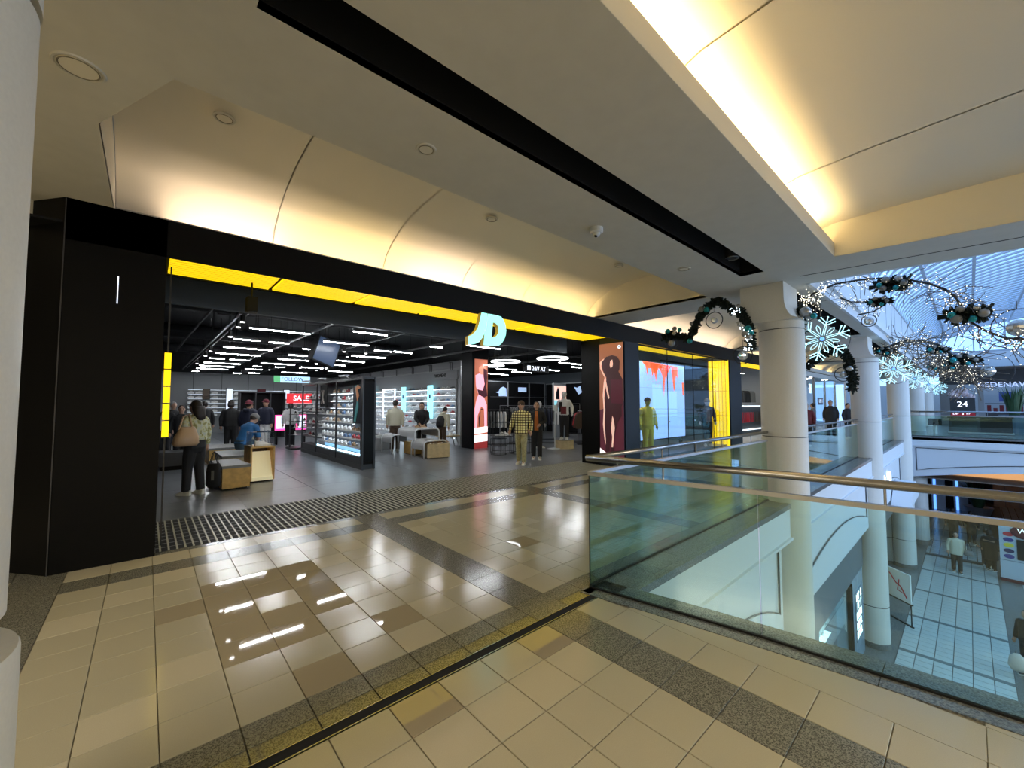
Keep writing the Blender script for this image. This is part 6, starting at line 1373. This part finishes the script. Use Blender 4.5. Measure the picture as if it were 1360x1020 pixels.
li = [C6(q.gauss(120, 90), q.gauss(250, 60), XB) for i in range(50)]+[C6(q.gauss(270, 60), q.gauss(130, 45), XB) for i in range(26)]
garland('bauble_cluster', 'cluster of silver and teal baubles with fairy lights right of the middle column', pathB, .10, 300, 5, bl, li, cool=False)
pathC = [atx(x, y, 9.6) for x, y in ((1070,488),(1082,478),(1094,470),(1108,462),(1118,465),(1126,475),(1130,490),(1133,505),(1132,518))]
garland('garland', 'dark fir garland arching behind the large snowflake toward the second column', pathC, .09, 900, 6, [(pathC[6]+Vector((-.1, 0, 0)), .05, 'silver')], [p+Vector((q.uniform(-.1, .1), q.uniform(-.1, .1), q.uniform(-.1, .1))) for p in pathC[:5] for _ in range(6)])
hoop('thin hoop with a crystal ball hanging by the second column', atx(1120, 497, 9.6), .13, .06)
def vine(label, pts, X, seed, clusters, nl=420, spread=.22, rads=.016, drop=.35, br=70):
    q = random.Random(seed); P = [atx(x, y, X) for x, y in pts]; b0 = P[0]; t = thing('light_vine', label, 'garland', b0)
    B().tube([p-b0 for p in P], rads, 6).build('stem', 'wire_dark', t)
    tw = B(); li = []
    for i in range(br):
        k = q.randrange(len(P)-1); c = P[k].lerp(P[k+1], q.random()); d = Vector((q.gauss(0, .4), q.gauss(0, 1), q.gauss(-.45, .7))).normalized()*drop*q.uniform(.5, 1.2)
        m1 = c+d*.5+Vector((0, q.gauss(0, .04), q.gauss(0, .04))); e = c+d; tw.tube([c-b0, m1-b0, e-b0], rads*.3, 4)
        e2 = m1+Vector((q.gauss(0, .1), q.gauss(0, .3), q.gauss(0, .3))).normalized()*drop*.4; tw.tube([m1-b0, e2-b0], rads*.22, 4)
        for _ in range(nl//br): s_ = q.random(); li.append((c.lerp(e, s_) if q.random() < .6 else m1.lerp(e2, s_))+Vector((q.gauss(0, .03), q.gauss(0, .03), q.gauss(0, .03))))
    tw.build('twigs', 'twig', t); beads(t, li, b0, 'bead_light', min(rads*.42, .0095))
    for (x_, y_, rr_) in clusters:
        c = atx(x_, y_, X)-Vector((.02, 0, 0)); ax = Vector((0, rr_*1.2, 0))
        fir([c-b0-ax, c-b0, c-b0+ax], rr_*.9, 260, seed+3, rr_*.7).build('fir_cluster', 'fir', t, kind='stuff')
        for j in range(6): a = j*1.1; B().sph(c-b0+Vector((-rr_*.6, math.cos(a)*rr_*1.1, math.sin(a)*rr_*.6)), rr_*.38*q.uniform(.8, 1.2), 12, 8).build('bauble', 'bauble_'+['teal', 'matte', 'silver', 'matte', 'teal', 'matte'][j], t, smooth=True)
    return t
vine('nearest dark vine of fairy lights and baubles arching across the atrium opening', ((1062,405),(1080,390),(1110,377),(1140,372),(1175,369),(1205,371),(1235,377),(1255,384),(1268,394),(1278,408),(1290,428),(1310,440),(1335,449),(1362,450)), 8.9, 21, ((1185,378,.13), (1285,418,.14)), 620, drop=.36, br=110)
vine('short curled vine with a bauble bunch below the nearest vine', ((1115,395),(1130,401),(1150,401),(1168,402),(1175,405),(1160,414),(1140,418)), 9.0, 22, ((1168,401,.09),), 120, drop=.18, br=20, rads=.012)
vine('second vine of fairy lights arching behind the nearest one', ((1172,468),(1185,458),(1205,452),(1225,452),(1245,458),(1262,470),(1278,488),(1290,500)), 18.0, 23, ((1176,466,.14), (1246,464,.15), (1281,478,.2)), 520, drop=.85, br=130, rads=.03)
vine('third vine of fairy lights near the footbridge', ((1200,482),(1215,476),(1240,475),(1262,480),(1280,492),(1300,505)), 26.5, 24, ((1240,487,.15), (1262,486,.18)), 520, drop=1.0, br=80, rads=.035)
hoop('large dark hoop with a silver ball at the right edge of the atrium view', atx(1352, 434, 9.4), .26, .12, m_='bauble_silver')
hoop('glassy hoop with a silver ball by the right end of the second vine', atx(1312, 492, 18.2), .5, .16, m_='bauble_silver')
hoop('crystal ornament ball hanging below the short curled vine', atx(1154, 426, 9.2), .10, .07)
bs_ = thing('snowflake_light', 'small blue-white snowflake hanging in the bright shop window', 'snowflake', (29.6, 6.3, 2.5)); 
for k in range(3): B().tube([(-.3*math.cos(k*PI/3), 0, -.3*math.sin(k*PI/3)), (.3*math.cos(k*PI/3), 0, .3*math.sin(k*PI/3))], .04, 5).build('arm', 'neon_white', bs_)
# ------------------------------------------------------------------ lettering becomes plain mesh objects
bpy.context.view_layer.update()
dg = bpy.context.evaluated_depsgraph_get()
for o in [o for o in bpy.data.objects if o.type == 'FONT']:
    me = bpy.data.meshes.new_from_object(o.evaluated_get(dg)); nm = o.name
    n = bpy.data.objects.new('tmp', me); COL.objects.link(n); n.parent = o.parent; n.location = o.location; n.rotation_euler = o.rotation_euler; n.scale = o.scale
    if 'label' in o: n['label'] = o['label']
    bpy.data.objects.remove(o); n.name = nm
